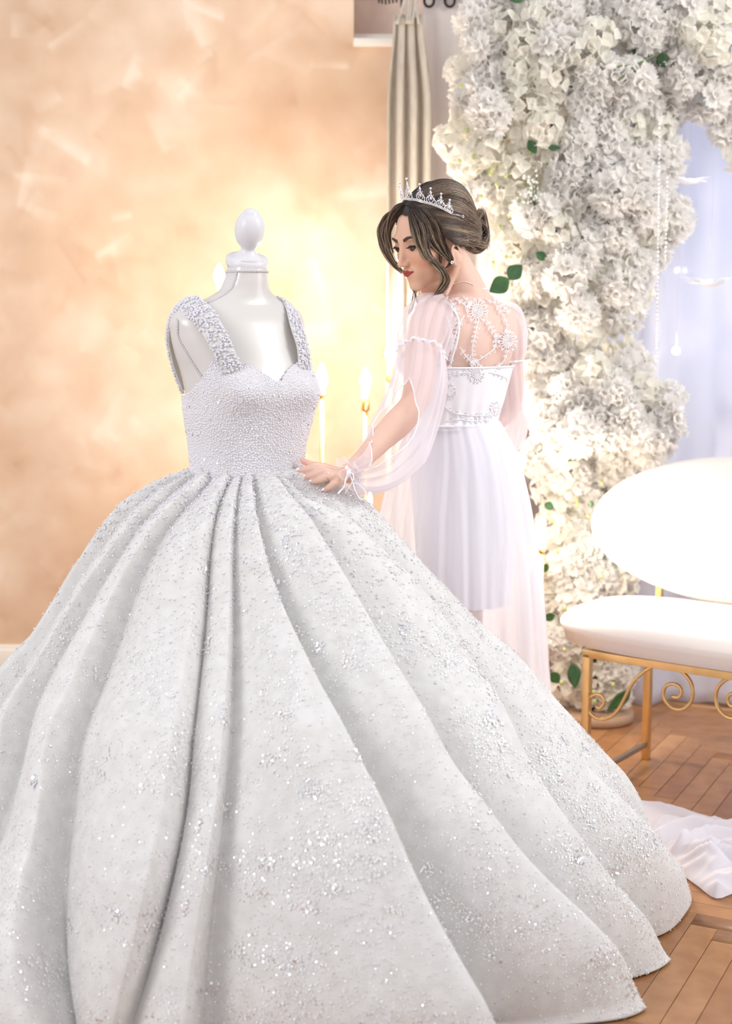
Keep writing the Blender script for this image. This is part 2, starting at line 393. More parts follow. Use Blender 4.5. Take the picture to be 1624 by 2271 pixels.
for i, x in enumerate([840, 847, 855, 863, 871, 879]):
    m = MB(); m.add(*tube(np.array([P(x, -8, 5.13), P(x+1, 10-abs(i-2)*1.5, 5.13)]), .0035, 8)); m.build('prong', M_rod, rt)
m = MB(); m.add(*box(P(892, 2, 5.12), (.006, .006, .03), bev=.002)); m.build('bracket', M_rod, rt)
for x in (952, 998, 1045):
    a = np.linspace(0, 2*pi, 25); c = P(x, 2, 5.17); pts = np.stack([c[0]+.017*np.cos(a), np.full(25, c[1]), c[2]+.020*np.sin(a)], 1)
    m = MB(); m.add(*tube(pts, .005, 8, caps=False)); m.build('ring', M_rod, rt)
# ------------------------------------------------------------------ lamps
def lamp(px, pb, Y, h_px, label, sleeve=48, power=9, foot=True, bs=1.):
    """px,pb: pixel of the bulb's bottom"""
    b = P(px, pb, Y); x, y, z = b
    t = thing('floor_lamp', label, 'lamp', (x, y, 0), 'gold candle floor lamps')
    sc = Y/3154.; hs = sleeve*sc
    m = MB(); m.add(*lathe([(0, 0), (.10, 0), (.10, .012), (.02, .02), (.012, .03)], (x, y, 0), 32)); m.build('base', M_gold, t)
    m = MB(); m.add(*lathe([(.0075, .02), (.0075, z-hs)], (x, y, 0), 16)); m.build('pole', M_gold, t)
    m = MB(); m.add(*lathe([(.008, z-hs), (.0145, z-hs+.002), (.0145, z-.002), (.009, z)], (x, y, 0), 20)); m.build('candle_sleeve', M_gold, t)
    m = MB(); r = h_px*sc/2
    m.add(*lathe([(.008*bs, 0), (.017*bs, .25*h_px*sc), (.0195*bs, .42*h_px*sc), (.014*bs, .68*h_px*sc), (.005*bs, .92*h_px*sc), (0.0, h_px*sc)], (x, y, z), 20)); m.build('bulb', M_bulb, t)
    l = bpy.data.lights.new('bulb_light', 'POINT'); l.energy = power; l.color = (1, .88, .74); l.shadow_soft_size = .03
    o = bpy.data.objects.new('bulb_light', l); COL.objects.link(o); o.location = (0, -.035, z+r); o.parent = t
    return t
lamp(487, 632, 4.95, 46, 'gold candle lamp whose flame bulb peeks out left of the mannequin neck', power=8)
lamp(714, 866, 4.9, 62, 'slim gold candle lamp standing closest to the pearl bodice on its right', sleeve=14, power=17)
lamp(811, 863, 4.85, 48, 'gold candle lamp with thick sleeve just left of the chiffon sleeve', power=16)
lamp(866, 800, 5.0, 40, 'candle lamp half hidden behind the puffed shoulder of the robe', power=7)
lamp(821, 1124, 4.65, 34, 'short candle lamp behind the ribbon bow at the wrist', sleeve=20, power=3, bs=.35)
lamp(1202, 1205, 4.35, 46, 'gold candle lamp at the right edge of the chiffon skirt before the flowers', sleeve=20, power=17)
# ------------------------------------------------------------------ bench
def bench():
    al = math.radians(36); D = V3(math.cos(al), -math.sin(al), 0); B = V3(math.sin(al), math.cos(al), 0); Z = V3(0, 0, 1)
    A = PZ(1297, 1762); A = A*V3(1, 1, 0); R = np.stack([D, B, Z], 1); Ln = .72; dep = .42
    def W_(s, b, z): return A+D*s+B*b+Z*z
    t = thing('bench', 'white upholstered loveseat with gold metal frame beside the flowers', 'bench', W_(Ln/2, dep/2, 0))
    zr = PP(1297, 1448, A, B)[2]
    for (s, b, top) in [(0, 0, zr), (Ln, 0, zr), (0, dep, zr-.03), (Ln, dep, zr-.03)]:
        m = MB(); m.add(*box(W_(s, b, top/2), (.0115, .0115, top/2), R, .002)); m.build('leg', M_gold, t)
    for (s0, b0, s1, b1, z, nm, h) in [(0, 0, Ln, 0, zr, 'front_rail', .0115), (0, dep, Ln, dep, zr-.045, 'rear_rail', .010), (0, 0, 0, dep, zr-.005, 'side_rail', .009), (Ln, 0, Ln, dep, zr-.005, 'side_rail', .009),
                                (0, 0, 0, dep, .05, 'stretcher', .008), (Ln, 0, Ln, dep, .05, 'stretcher', .008)]:
        a = W_(s0, b0, z); c = W_(s1, b1, z); hl = np.linalg.norm(c-a)/2
        hh = (hl+.011, h, h) if b0 == b1 else (h*.9, hl-.0116, h)
        m = MB(); m.add(*box((a+c)/2, hh, R, .002)); m.build(nm, M_gold if nm != 'stretcher' else mat('worn_gold', (.40, .33, .27), .4, metal=.8), t)
    sc = np.array([(545, 1845), (560, 1862), (590, 1842), (600, 1805), (575, 1770), (530, 1768), (490, 1800), (483, 1850), (510, 1905), (570, 1938), (640, 1925), (700, 1870), (745, 1790), (790, 1700), (850, 1630), (920, 1580), (1000, 1562), (1090, 1575), (1160, 1620), (1210, 1690), (1222, 1760), (1200, 1830), (1150, 1868), (1090, 1865), (1040, 1825), (1015, 1765), (1030, 1710), (1080, 1692), (1125, 1710), (1142, 1750), (1120, 1785), (1075, 1780)])/3.154+np.array([1150, 980])
    pts = np.array([PP(x, y, A, B) for x, y in sc]); sp = smooth_path(pts, 160)
    m = MB(); m.add(*tube(sp, .0052, 8, up=B, flat=1.5)); m.build('scroll', M_gold, t)
    # mirrored scroll at the other end
    q = sp-A; s = q@D; sp2 = A+D[None]*(Ln-s)[:, None]+Z[None]*q[:, 2:3]
    m = MB(); m.add(*tube(sp2+B*.004, .0052, 8, up=B, flat=1.5)); m.build('scroll', M_gold, t)
    # seat cushion: rounded rectangle outline with a domed top
    def cushion(cs, cb, hs, hb, z0, z1, p=3.2):
        na, nr = 96, 22; a = np.linspace(0, 2*pi, na, endpoint=False); V = []
        prof = [(0.0, z0), (.9, z0), (.965, z0+.004)]+[(.965+.035*math.sin(x), z0+.03+(z1-z0-.055)*0.5+((z1-z0-.06)*.5)*-math.cos(x)) for x in np.linspace(.3, pi*.62, 8)]
        prof += [(.955, z1-.017), (.90, z1-.006), (.8, z1-.001), (.6, z1+.004), (.3, z1+.006), (0, z1+.007)]
        for (k, z) in prof:
            e = 2/p; c = np.cos(a); s_ = np.sin(a)
            V.append(W_(0, 0, 0)[None]+D[None]*(cs+k*hs*np.sign(c)*abs(c)**e)[:, None]+B[None]*(cb+k*hb*np.sign(s_)*abs(s_)**e)[:, None]+Z[None]*z)
        return np.concatenate(V), gridF(len(prof), na, wrap_v=True)
    zs = zr+.012
    V, F = cushion(Ln/2-.0, dep/2+.01, Ln/2+.16, dep/2+.045, zs, zs+.098); part('seat_cushion', V, F, M_leather, t)
    # oval backrest, gently curved, leaning back
    c0 = PP(1632, 1180, W_(0, dep, 0), B); s0 = (c0-A)@D; hs, hz = .455, .222; tilt = .10
    na, nr = 96, 18; V = []
    for side in (-1, 1):
        for k in np.linspace(0, 1, nr):
            kk = math.sin(k*pi/2); a = np.linspace(0, 2*pi, na, endpoint=False)
            su = kk*hs*np.cos(a); zu = kk*hz*np.sin(a); thk = .040*math.sqrt(max(0, 1-kk**4))
            b = dep+.012+zu*tilt+side*thk-.06*(su/hs)**2
            V.append(A[None]+D[None]*(s0+su)[:, None]+B[None]*b[:, None]+Z[None]*(c0[2]+zu)[:, None])
    V = np.concatenate(V); F = gridF(nr, na, wrap_v=True); F2 = F[:, ::-1]+nr*na
    part('backrest', V, [np.concatenate([F, F2])], M_leather, t)
    for s in (s0-.24, s0+.24):
        m = MB(); m.add(*box(W_(s, dep+.0, (zr-.04+c0[2]-.1)/2), (.010, .010, (c0[2]-.1-zr+.04)/2), R, .002)); m.build('back_post', M_gold, t)
    return t
bench()
# ------------------------------------------------------------------ flower arch
def petal(L_, Wd, curl, cup, jag=0, nl=4, nw=3):
    V = []; r = rng
    for i in range(nl+1):
        t = i/nl; w = Wd*(math.sin(pi*(.10+.84*t))**.62 if not jag else .22+.86*math.sin(pi*.5*t)**.8)
        for j in range(-nw, nw+1):
            s = j/nw; x = s*w*.5; y = t*L_*(1-.10*s*s)
            if i == nl and jag: y += L_*jag*(.5 if j % 2 else -.5)*(1+.4*r.random())
            V.append((x, y, curl*t*t*L_+cup*s*s*w+(.05*L_*math.sin(j*2.1+i) if jag else 0)))
    V = np.array(V); F = gridF(nl+1, 2*nw+1); return V, F
def rotm(ax, a): return np.array(Matrix.Rotation(a, 3, Vector(ax)))
def cluster_mesh(kind, seed, dens=1.0):
    """a bloom head of radius about 1, facing -Y"""
    r = np.random.default_rng(seed); mb = MB(); mg = []
    n = int({0: 26, 1: 15}[kind]*dens); ga = pi*(3-math.sqrt(5))
    for i in range(n):
        z = 1-(i+.5)/n*1.55; rr = math.sqrt(max(0, 1-z*z)); a = i*ga+r.uniform(-.25, .25)
        d = nz(V3(rr*math.cos(a), -z, rr*math.sin(a))+r.normal(0, .10, 3)); rad = .72+r.uniform(-.14, .16)
        zax = nz(d+r.normal(0, .22, 3)); xax = nz(np.cross(zax, r.normal(0, 1, 3))); R = np.stack([xax, np.cross(zax, xax), zax], 1)
        if kind == 0: layers = [(4, .42, .44, r.uniform(.0, .3), 0)]
        else: layers = [(6, .60, .50, -.05, .13), (5, .42, .40, .45, .16)]
        for li, (k, Lp, Wp, curl, jag) in enumerate(layers):
            for j in range(k):
                s = r.uniform(.85, 1.15); pv, pf = petal(Lp*s, Wp*s, curl, .25, jag, 5 if kind == 0 else 3, 2 if kind == 0 else 3)
                Rz = rotm((0, 0, 1), 2*pi*j/k+li*.5+r.uniform(-.12, .12)); Rx = rotm((1, 0, 0), r.uniform(.1, .45)+.45*li)
                mb.add((pv@Rx.T@Rz.T)@R.T+d*rad, pf)
        mg.append((d*rad, R))
    V, F = mb.out(); me = rawmesh('bloom', V, F, True); me.materials.append([M_petal2, M_petal][kind]); me.materials.append(M_green)
    return me
def inpoly(p, poly):
    x, y = p; c = False; n = len(poly)
    for i in range(n):
        x1, y1 = poly[i]; x2, y2 = poly[i-1]
        if (y1 > y) != (y2 > y) and x < (x2-x1)*(y-y1)/(y2-y1)+x1: c = not c
    return c
ARCH = [(1060, -60), (1035, 60), (1012, 150), (1018, 270), (972, 318), (1000, 385), (1065, 450), (1070, 540), (1110, 640), (1150, 720), (1165, 850), (1180, 1000), (1190, 1120), (1205, 1290), (1215, 1440), (1240, 1560), (1275, 1612), (1345, 1610), (1385, 1540), (1400, 1400), (1420, 1300), (1440, 1180), (1450, 1030), (1480, 980), (1495, 900), (1465, 830), (1400, 790), (1420, 720), (1455, 640), (1440, 580), (1550, 490), (1478, 400), (1480, 262), (1600, 235), (1628, 380), (1720, 410), (1720, -60)]
def arch():
    base = P(1322, 1600, 4.84)*V3(1, 1, 0)
    t = thing('flower_arch', 'tall arch packed with white hydrangeas and frilly blossoms beside the window', 'flower arch', base)
    C = [P(1560, -40, 4.84), P(1400, 60, 4.84), P(1270, 180, 4.84), P(1215, 350, 4.84), P(1240, 600, 4.84), P(1290, 900, 4.84), P(1320, 1250, 4.84), V3(base[0], 4.84, .03)]
    m = MB(); m.add(*tube(smooth_path(C, 60), .016, 10)); m.build('frame', M_rod, t)
    m = MB(); m.add(*lathe([(0, 0), (.12, 0), (.13, .006), (.13, .03), (.12, .036), (0, .036)], (base[0], 4.84, 0), 40)); m.build('base', M_slab, t)
    mA = [cluster_mesh(0, s) for s in range(4)]; mB = [cluster_mesh(1, 10+s) for s in range(5)]
    r = np.random.default_rng(11); pts = []; A = np.array(ARCH, float)
    nA = len(A)
    def edist(p):
        d = 1e9
        for i in range(nA):
            a = A[i-1]; b = A[i]; ab = b-a; s = np.clip(np.dot(p-a, ab)/np.dot(ab, ab), 0, 1); d = min(d, np.linalg.norm(p-a-s*ab))
        return d
    for _ in range(30000):
        p = np.array([r.uniform(960, 1700), r.uniform(-50, 1612)])
        if not inpoly(p, ARCH) or edist(p) < 14: continue
        if all((p[0]-q[0])**2+(p[1]-q[1])**2 > 49**2 for q in pts): pts.append(p)
        if len(pts) >= 292: break
    holes = [(1385, 150), (1470, 130), (1180, 320), (1235, 270), (1175, 415)]
    for p in pts:
        e = min(edist(p), 130)/130; Y = (4.76-.20*math.sqrt(e) if p[1] < 1000 else 4.84-.10*math.sqrt(e))+r.uniform(-.05, .05)
        if any((p[0]-h[0])**2+(p[1]-h[1])**2 < 34**2 for h in holes): Y += .12
        hyd = (p[0] < 1240 and p[1] > 130 and p[1] < 700 and r.random() < .75) or (p[1] > 1150 and r.random() < .5) or r.random() < .26
        me = mA[r.integers(4)] if hyd else mB[r.integers(5)]
        o = bpy.data.objects.new('hydrangea_bloom' if hyd else 'frilly_bloom', me); COL.objects.link(o); o.parent = t
        w = P(p[0], p[1], Y); o.location = tuple(w-base); s = r.uniform(.056, .068) if hyd else r.uniform(.060, .076)
        if w[2] < .1: s = .045
        o.location.z = max(o.location.z, s*1.05+.036 if abs(w[0]-base[0]) < .16 else s)
        o.scale = (s, s, s); q = A.mean(0); o.rotation_euler = (r.uniform(-.5, .5), r.uniform(0, 6.28), r.uniform(-.6, .6)+np.clip((p[0]-1270)/900, -.4, .4))
    # deeper filler blooms between the pieces in front
    mb = MB(); lo = [cluster_mesh(1, 40+s, .45) for s in range(2)]; tv = []
    for me in lo:
        v = np.zeros(len(me.vertices)*3, np.float32); me.vertices.foreach_get('co', v); tv.append((v.reshape(-1, 3), np.array([p.vertices[:] for p in me.polygons])))
    k = 0
    while k < 150:
        p = np.array([r.uniform(1000, 1700), r.uniform(-50, 1570)])
        if not inpoly(p, ARCH) or edist(p) < 30: continue
        k += 1; V, F = tv[k % 2]; a = r.uniform(0, 6.28); R = rotm((0, 1, 0), a); w = P(p[0], p[1], 4.87+r.uniform(-.03, .04)); w[2] = max(w[2], .08)
        mb.add((V*.062)@R.T+w, F)
    mb.build('filler_blossoms', M_petal2, t, kind='stuff')
    # leaves
    def leaf(px, py, Y, ln, wd, ang, nod=.3):
        Y += .11 if py < 1000 else .22
        n = 9; V = []
        for i in range(n):
            s = i/(n-1); w = wd*math.sin(pi*s**.85)*.5
            for j in (-1, -.5, 0, .5, 1): V.append((j*w, -.15*ln*s*s*nod-.25*abs(j)*w, s*ln))
        V = np.array(V); V = V@rotm((0, 0, 1), random.uniform(-.5, .5)).T@rotm((0, 1, 0), ang).T+P(px, py, Y)
        o = part('leaf', V, gridF(n, 5), M_leaf, t); o.modifiers.new('s', 'SOLIDIFY').thickness = .0015
    for a in [(1130, 618, 4.36, .075, .058, -2.15), (1128, 620, 4.37, .062, .052, .75), (1172, 310, 4.42, .05, .03, 2.6), (1215, 325, 4.42, .04, .03, 1.7), (1240, 380, 4.42, .03, .022, 2.4), (1440, 140, 4.46, .07, .03, -2.0), (1475, 150, 4.46, .05, .04, -.3),
              (1400, 120, 4.46, .05, .025, 1.0), (1268, 1470, 4.5, .09, .055, 3.0), (1400, 1530, 4.52, .11, .045, -2.3), (1208, 1118, 4.42, .035, .03, 2), (1215, 1250, 4.45, .04, .03, -2.5), (1232, 1365, 4.45, .045, .03, -1.8),
              (1345, 1130, 4.42, .03, .02, 1.2), (1262, 1035, 4.42, .03, .02, .3), (1130, 0, 4.45, .06, .04, 1.3), (1075, 75, 4.5, .05, .03, 1.5), (1310, 1110, 4.4, .025, .02, 3), (1222, 1490, 4.5, .05, .04, 2.5), (1190, 560, 4.42, .04, .03, 2.2), (1340, 690, 4.5, .03, .02, 1), (1300, 560, 4.5, .03, .02, -1), (1285, 1010, 4.42, .03, .018, 2)]: leaf(*a)
    # bud on a stem and gypsophila spray
    m = MB(); m.add(*tube(smooth_path([P(1462, 118, 4.54), P(1410, 142, 4.50), P(1370, 148, 4.48)], 12), .0025, 6)); m.add(*tube(smooth_path([P(1430, 135, 4.52), P(1395, 158, 4.48), P(1372, 178, 4.47)], 10), .003, 6)); m.build('stem', M_stem, t)
    m = MB(); m.add(*ellip(P(1355, 147, 4.48), (.016, .009, .009))); m.build('bud', M_petal, t)
    m = MB(); m2 = MB()
    for i in range(46):
        p = P(1180+r.normal(0, 13), 420+r.normal(0, 28), 4.48+r.uniform(-.02, .02)); m.add(*ellip(p, (.0045,)*3, T=ICO1)); m2.add(*tube(np.array([p+V3(0, .004, 0), P(1186, 470, 4.54)]), .0007, 4))
    m2.build('spray_stems', M_stem, t, kind='stuff'); m.build('tiny_buds', M_petal, t, kind='stuff')
    m = MB()
    m.add(*tube(smooth_path([P(1330, 1490, 4.8), P(1370, 1487, 4.78), P(1400, 1515, 4.8)], 14), .003, 6)); m.build('stem', M_stem, t)
    greens = MB()
    for i in range(70):
        p = r.uniform([1020, 60], [1260, 640]) if i < 45 else r.uniform([1200, 1050], [1380, 1560])
        if inpoly(p, ARCH): greens.add(*ellip(P(p[0], p[1], 4.56+r.uniform(-.02, .06)+(.10 if p[1] > 1000 else 0)), (.007, .007, .009), T=ICO1))
    greens.build('green_centres', M_green, t, kind='stuff')
    return t
arch()
def strand(px0, py0, px1, py1, Y, label):
    a = P(px0, py0, Y); b = P(px1, py1, Y); t = thing('crystal_strand', label, 'bead strand', a, 'hanging crystal strands')
    m = MB(); m.add(*tube(np.array([a, b]), .0008, 5)); m.build('thread', M_silver, t)
    n = int(np.linalg.norm(a-b)/.0125); m = MB()
    for i in range(n):
        p = a+(b-a)*(i+.5)/n; s = .0048 if i % 5 in (0, 1) else .0030; m.add(*ellip(p, (s, s, s*1.25), T=ICO1))
    m.build('beads', M_gem, t, smooth=False, kind='stuff')
strand(1463, 270, 1456, 805, 4.34, 'long strand of clear crystal beads hanging before the window')
strand(1480, 390, 1476, 582, 4.36, 'short strand of crystal beads hanging right beside the long strand')
def bird(px, py, Y, s, label, flip, low):
    c = P(px, py, Y); t = thing('dove_ornament', label, 'ornament', c, 'hanging white doves')
    f = -1 if flip else 1
    m = MB(); m.add(*ellip(c, (.36*s, .13*s, .12*s))); m.add(*ellip(c+V3(f*-.34*s, 0, .05*s), (.11*s, .09*s, .09*s), T=ICO2)); m.add(*tube(np.array([c+V3(f*-.42*s, 0, .05*s), c+V3(f*-.52*s, 0, .04*s)]), [.02*s, .004*s], 6)); m.build('body', M_feather, t)
    for sg, dirx, L0 in ((1, 1, 1.0), (-1, -1, .72)):
        m = MB()
        for k in range(8):
            a = -.05+k*.085; ln = s*L0*(.78-.075*k); d = V3(dirx*f*math.cos(a), sg*.25, -math.sin(a)*.9+.10)
            p0 = c+V3(dirx*f*(.10-.02*k)*s, sg*.08*s, .07*s-.012*s*k); pa = np.array([p0, p0+d*ln*.5+V3(0, 0, .025*s), p0+d*ln]); m.add(*tube(smooth_path(pa, 7), [.03*s, .05*s, .055*s, .05*s, .04*s, .025*s, .006*s], 6, flat=.4))
        m.build('wing', M_feather, t)
    m = MB()
    for k in range(5):
        d = nz(V3(f, (k-2)*.18, .04*(k-2))); p0 = c+V3(f*.28*s, 0, 0); m.add(*tube(np.array([p0, p0+d*s*.2, p0+d*s*.38]), [.03*s, .04*s, .01*s], 6, flat=.4))
    m.build('tail', M_feather, t)
    m = MB(); m.add(*tube(np.array([c+V3(0, 0, .05*s), c+V3(0, 0, .9)]), .0004, 4)); m.build('thread', M_silver, t)
bird(1530, 402, 4.40, .080, 'small white dove ornament in flight by the top crystal strand', False, True)
bird(1575, 628, 4.42, .100, 'larger white feathered dove ornament hanging low before the sheer curtain', True, True)
c = P(1500, 778, 4.8); t = thing('globe_light', 'tiny round glowing globe light hanging before the sheer curtain', 'light', c)
m = MB(); m.add(*ellip(c, (.013,)*3)); m.build('globe', M_bulb, t); m = MB(); m.add(*tube(np.array([c+V3(0, 0, .012), c+V3(0, 0, 1.3)]), .0003, 4)); m.build('wire', M_silver, t)
# ------------------------------------------------------------------ dress form (mannequin)
FY = 3.3; fa = math.radians(35); FF = V3(math.sin(fa), -math.cos(fa), 0); FL = V3(math.cos(fa), math.sin(fa), 0)
FR = [(1075, 549, .122, .098), (1040, 549, .126, .100), (980, 550, .133, .108), (920, 553, .146, .118), (870, 555, .153, .124), (820, 544, .154, .118), (780, 535, .160, .110), (740, 530, .166, .098), (705, 529, .166, .082), (688, 530, .152, .070), (675, 532, .122, .061), (662, 536, .088, .055), (648, 541, .064, .051), (622, 546, .050, .048), (595, 548, .045, .045), (580, 548, .044, .044)]
def form_pt(py, th, off=0.):
    py = np.asarray(py, float); th = np.asarray(th, float); py, th = np.broadcast_arrays(py, th)
    cx, a, b = interp_rings(FR, py.ravel()); cx = cx.reshape(py.shape); a = a.reshape(py.shape)+off; b = b.reshape(py.shape)+off
    c = np.stack([np.vectorize(lambda x, y: P(x, y, FY)[k])(cx, py) for k in range(3)], -1)
    co, si = np.cos(th), np.sin(th); e = .92
    x = a*np.sign(co)*abs(co)**e; y = b*np.sign(si)*abs(si)**e
    g = np.exp(-((py-862)/42.)**2)*(np.exp(-((th-math.radians(58))/.42)**2)+np.exp(-((th-math.radians(122))/.42)**2))
    y = y+.026*g
    return c+x[..., None]*FL+y[..., None]*FF
def dress_form():
    base = P(549, 1040, FY)*V3(1, 1, 0)
    t = thing('dress_form', 'ivory dress form with white egg finial wearing the pearl ball gown', 'mannequin', base)
    ys = np.r_[np.linspace(1075, 720, 60), np.linspace(714, 580, 50)]; th = np.linspace(0, 2*pi, 96, endpoint=False)
    Yg, Tg = np.meshgrid(ys, th, indexing='ij'); V = form_pt(Yg, Tg)
    part('torso', V.reshape(-1, 3), [gridF(len(ys), 96, wrap_v=True), np.arange(96)[None, ::-1]], M_form, t)
    ax = nz(V3(.13, -.34, 1.)); c = P(548, 579, FY)
    m = MB(); m.add(*lathe([(.0, -.012), (.0455, -.012), (.0485, -.006), (.0485, .007), (.046, .009), (.034, .0105), (.027, .014), (.020, .021), (.0165, .027), (.0155, .031), (.019, .035), (.027, .044), (.0325, .058), (.0342, .073), (.0325, .088), (.028, .100), (.0215, .109), (.018, .111), (.0165, .116), (.010, .120), (0, .1215)], c, 48, ax)); m.build('finial_cap', M_cap, t)
    def cord(path, r=.0021):
        m = MB(); n = len(path)
        T, N, B = frames(path)
        for ph in (0, pi):
            a = np.arange(n)*.9+ph; m.add(*tube(path+.0013*(np.cos(a)[:, None]*N+np.sin(a)[:, None]*B), r*.75, 5))
        m.build('braid', M_braid, t)
    thx = np.linspace(0, 2*pi, 160); cord(form_pt(np.full(160, 603.), thx, .0012)+0)
    yy = np.linspace(604, 700, 110)
    cord(form_pt(np.linspace(604, 672, 90), np.full(90, math.radians(150)), .0012))
    cord(form_pt(np.linspace(604, 665, 90), np.full(90, math.radians(10)), .0012))
    # seam along the armhole plate: from the shoulder down to the bodice
    pts = [form_pt(y, math.radians(a), .0012) for y, a in [(706, 205), (715, 168), (740, 172), (780, 166), (820, 160), (862, 152), (905, 148)]]
    cord(smooth_path(np.array(pts), 160))
    m = MB(); m.add(*lathe([(.016, .03), (.016, 1.05)], (base[0], base[1], 0), 20)); m.build('stand_pole', M_cap, t)
    m = MB(); m.add(*lathe([(0, 0), (.17, 0), (.17, .012), (.03, .022), (.016, .035)], (base[0], base[1], 0), 40)); m.build('stand_base', M_cap, t)
dress_form()
# ------------------------------------------------------------------ the ball gown
def nearest_strokes(): pass
Zp = np.array([1.060, 1.046, 1.030, .990, .945, .880, .810, .735, .630, .560, .465, .380, .240, .120, .012])
Rr = np.array([.085, .112, .150, .220, .276, .325, .387, .450, .532, .602, .680, .758, .865, .930, .975])
Rl = np.array([.085, .112, .150, .228, .288, .338, .385, .425, .490, .545, .615, .685, .810, .930, 1.020])
Rf = np.array([.085, .108, .140, .205, .255, .305, .350, .410, .510, .580, .640, .690, .750, .795, .825])
Rb = (Rr+Rl)/2
GC = P(549, 1040, FY)[:2]
arc = np.r_[0, np.cumsum(np.hypot(np.diff(Zp), np.diff(Rr)))]; arc /= arc[-1]
def prof(tab, t): 
    from_ = np.array([arc, tab]).T
    return interp_rings([tuple(x) for x in from_], t)[0]
def skirt_base(phi, t):
    R_, L_, F_, B_ = (prof(x, t) for x in (Rr, Rl, Rf, Rb)); z = prof(Zp, t)
    c = np.cos(phi); s = np.sin(phi)
    return np.where(c > 0, R_, L_)*c*c+np.where(s > 0, F_, B_)*s*s, z
def sk_pt(phi, t, dr=0., dz=0.):
    r, z = skirt_base(phi, t); r = r+dr
    return np.stack([GC[0]+r*np.cos(phi), GC[1]-r*np.sin(phi), np.maximum(z+dz, .004)], -1)
LINES = [
 [(672, 1043), (800, 1135), (930, 1290), (1050, 1450), (1200, 1640), (1330, 1810), (1430, 1930), (1520, 2030)],
 [(660, 1046), (705, 1130), (800, 1200), (881, 1275), (941, 1350), (1027, 1480), (1079, 1583), (1131, 1695), (1182, 1772), (1290, 1900), (1390, 2040), (1443, 2104)],
 [(620, 1050), (645, 1100), (665, 1150), (700, 1200), (740, 1260), (773, 1307), (872, 1510), (924, 1596), (976, 1695), (1045, 1790), (1127, 1900), (1211, 1990), (1262, 2060), (1375, 2200)],
 [(557, 1055), (567, 1123), (586, 1212), (611, 1315), (635, 1385), (665, 1443), (709, 1507), (754, 1591), (800, 1690), (860, 1832), (930, 1960), (1020, 2100), (1110, 2271)],
 [(522, 1045), (520, 1150), (515, 1300), (510, 1450), (505, 1600), (490, 1780), (465, 1950), (445, 2080), (430, 2271)],
 [(487, 1040), (480, 1150), (462, 1280), (445, 1400), (438, 1520), (430, 1640), (420, 1750), (400, 1880), (365, 2000), (330, 2120), (290, 2271)],
 [(452, 1037), (425, 1090), (385, 1150), (350, 1205), (300, 1262), (262, 1340), (230, 1440), (195, 1560), (150, 1700), (110, 1850), (120, 2050), (140, 2271)],
 [(440, 1035), (385, 1090), (320, 1150), (250, 1240), (180, 1360), (110, 1480), (50, 1620), (10, 1750), (-40, 1900)],
]
def amp_(K): return np.array([1., .9, 1.0, 1.0, .8, .9, .9, .7]+[.8]*(K-8))
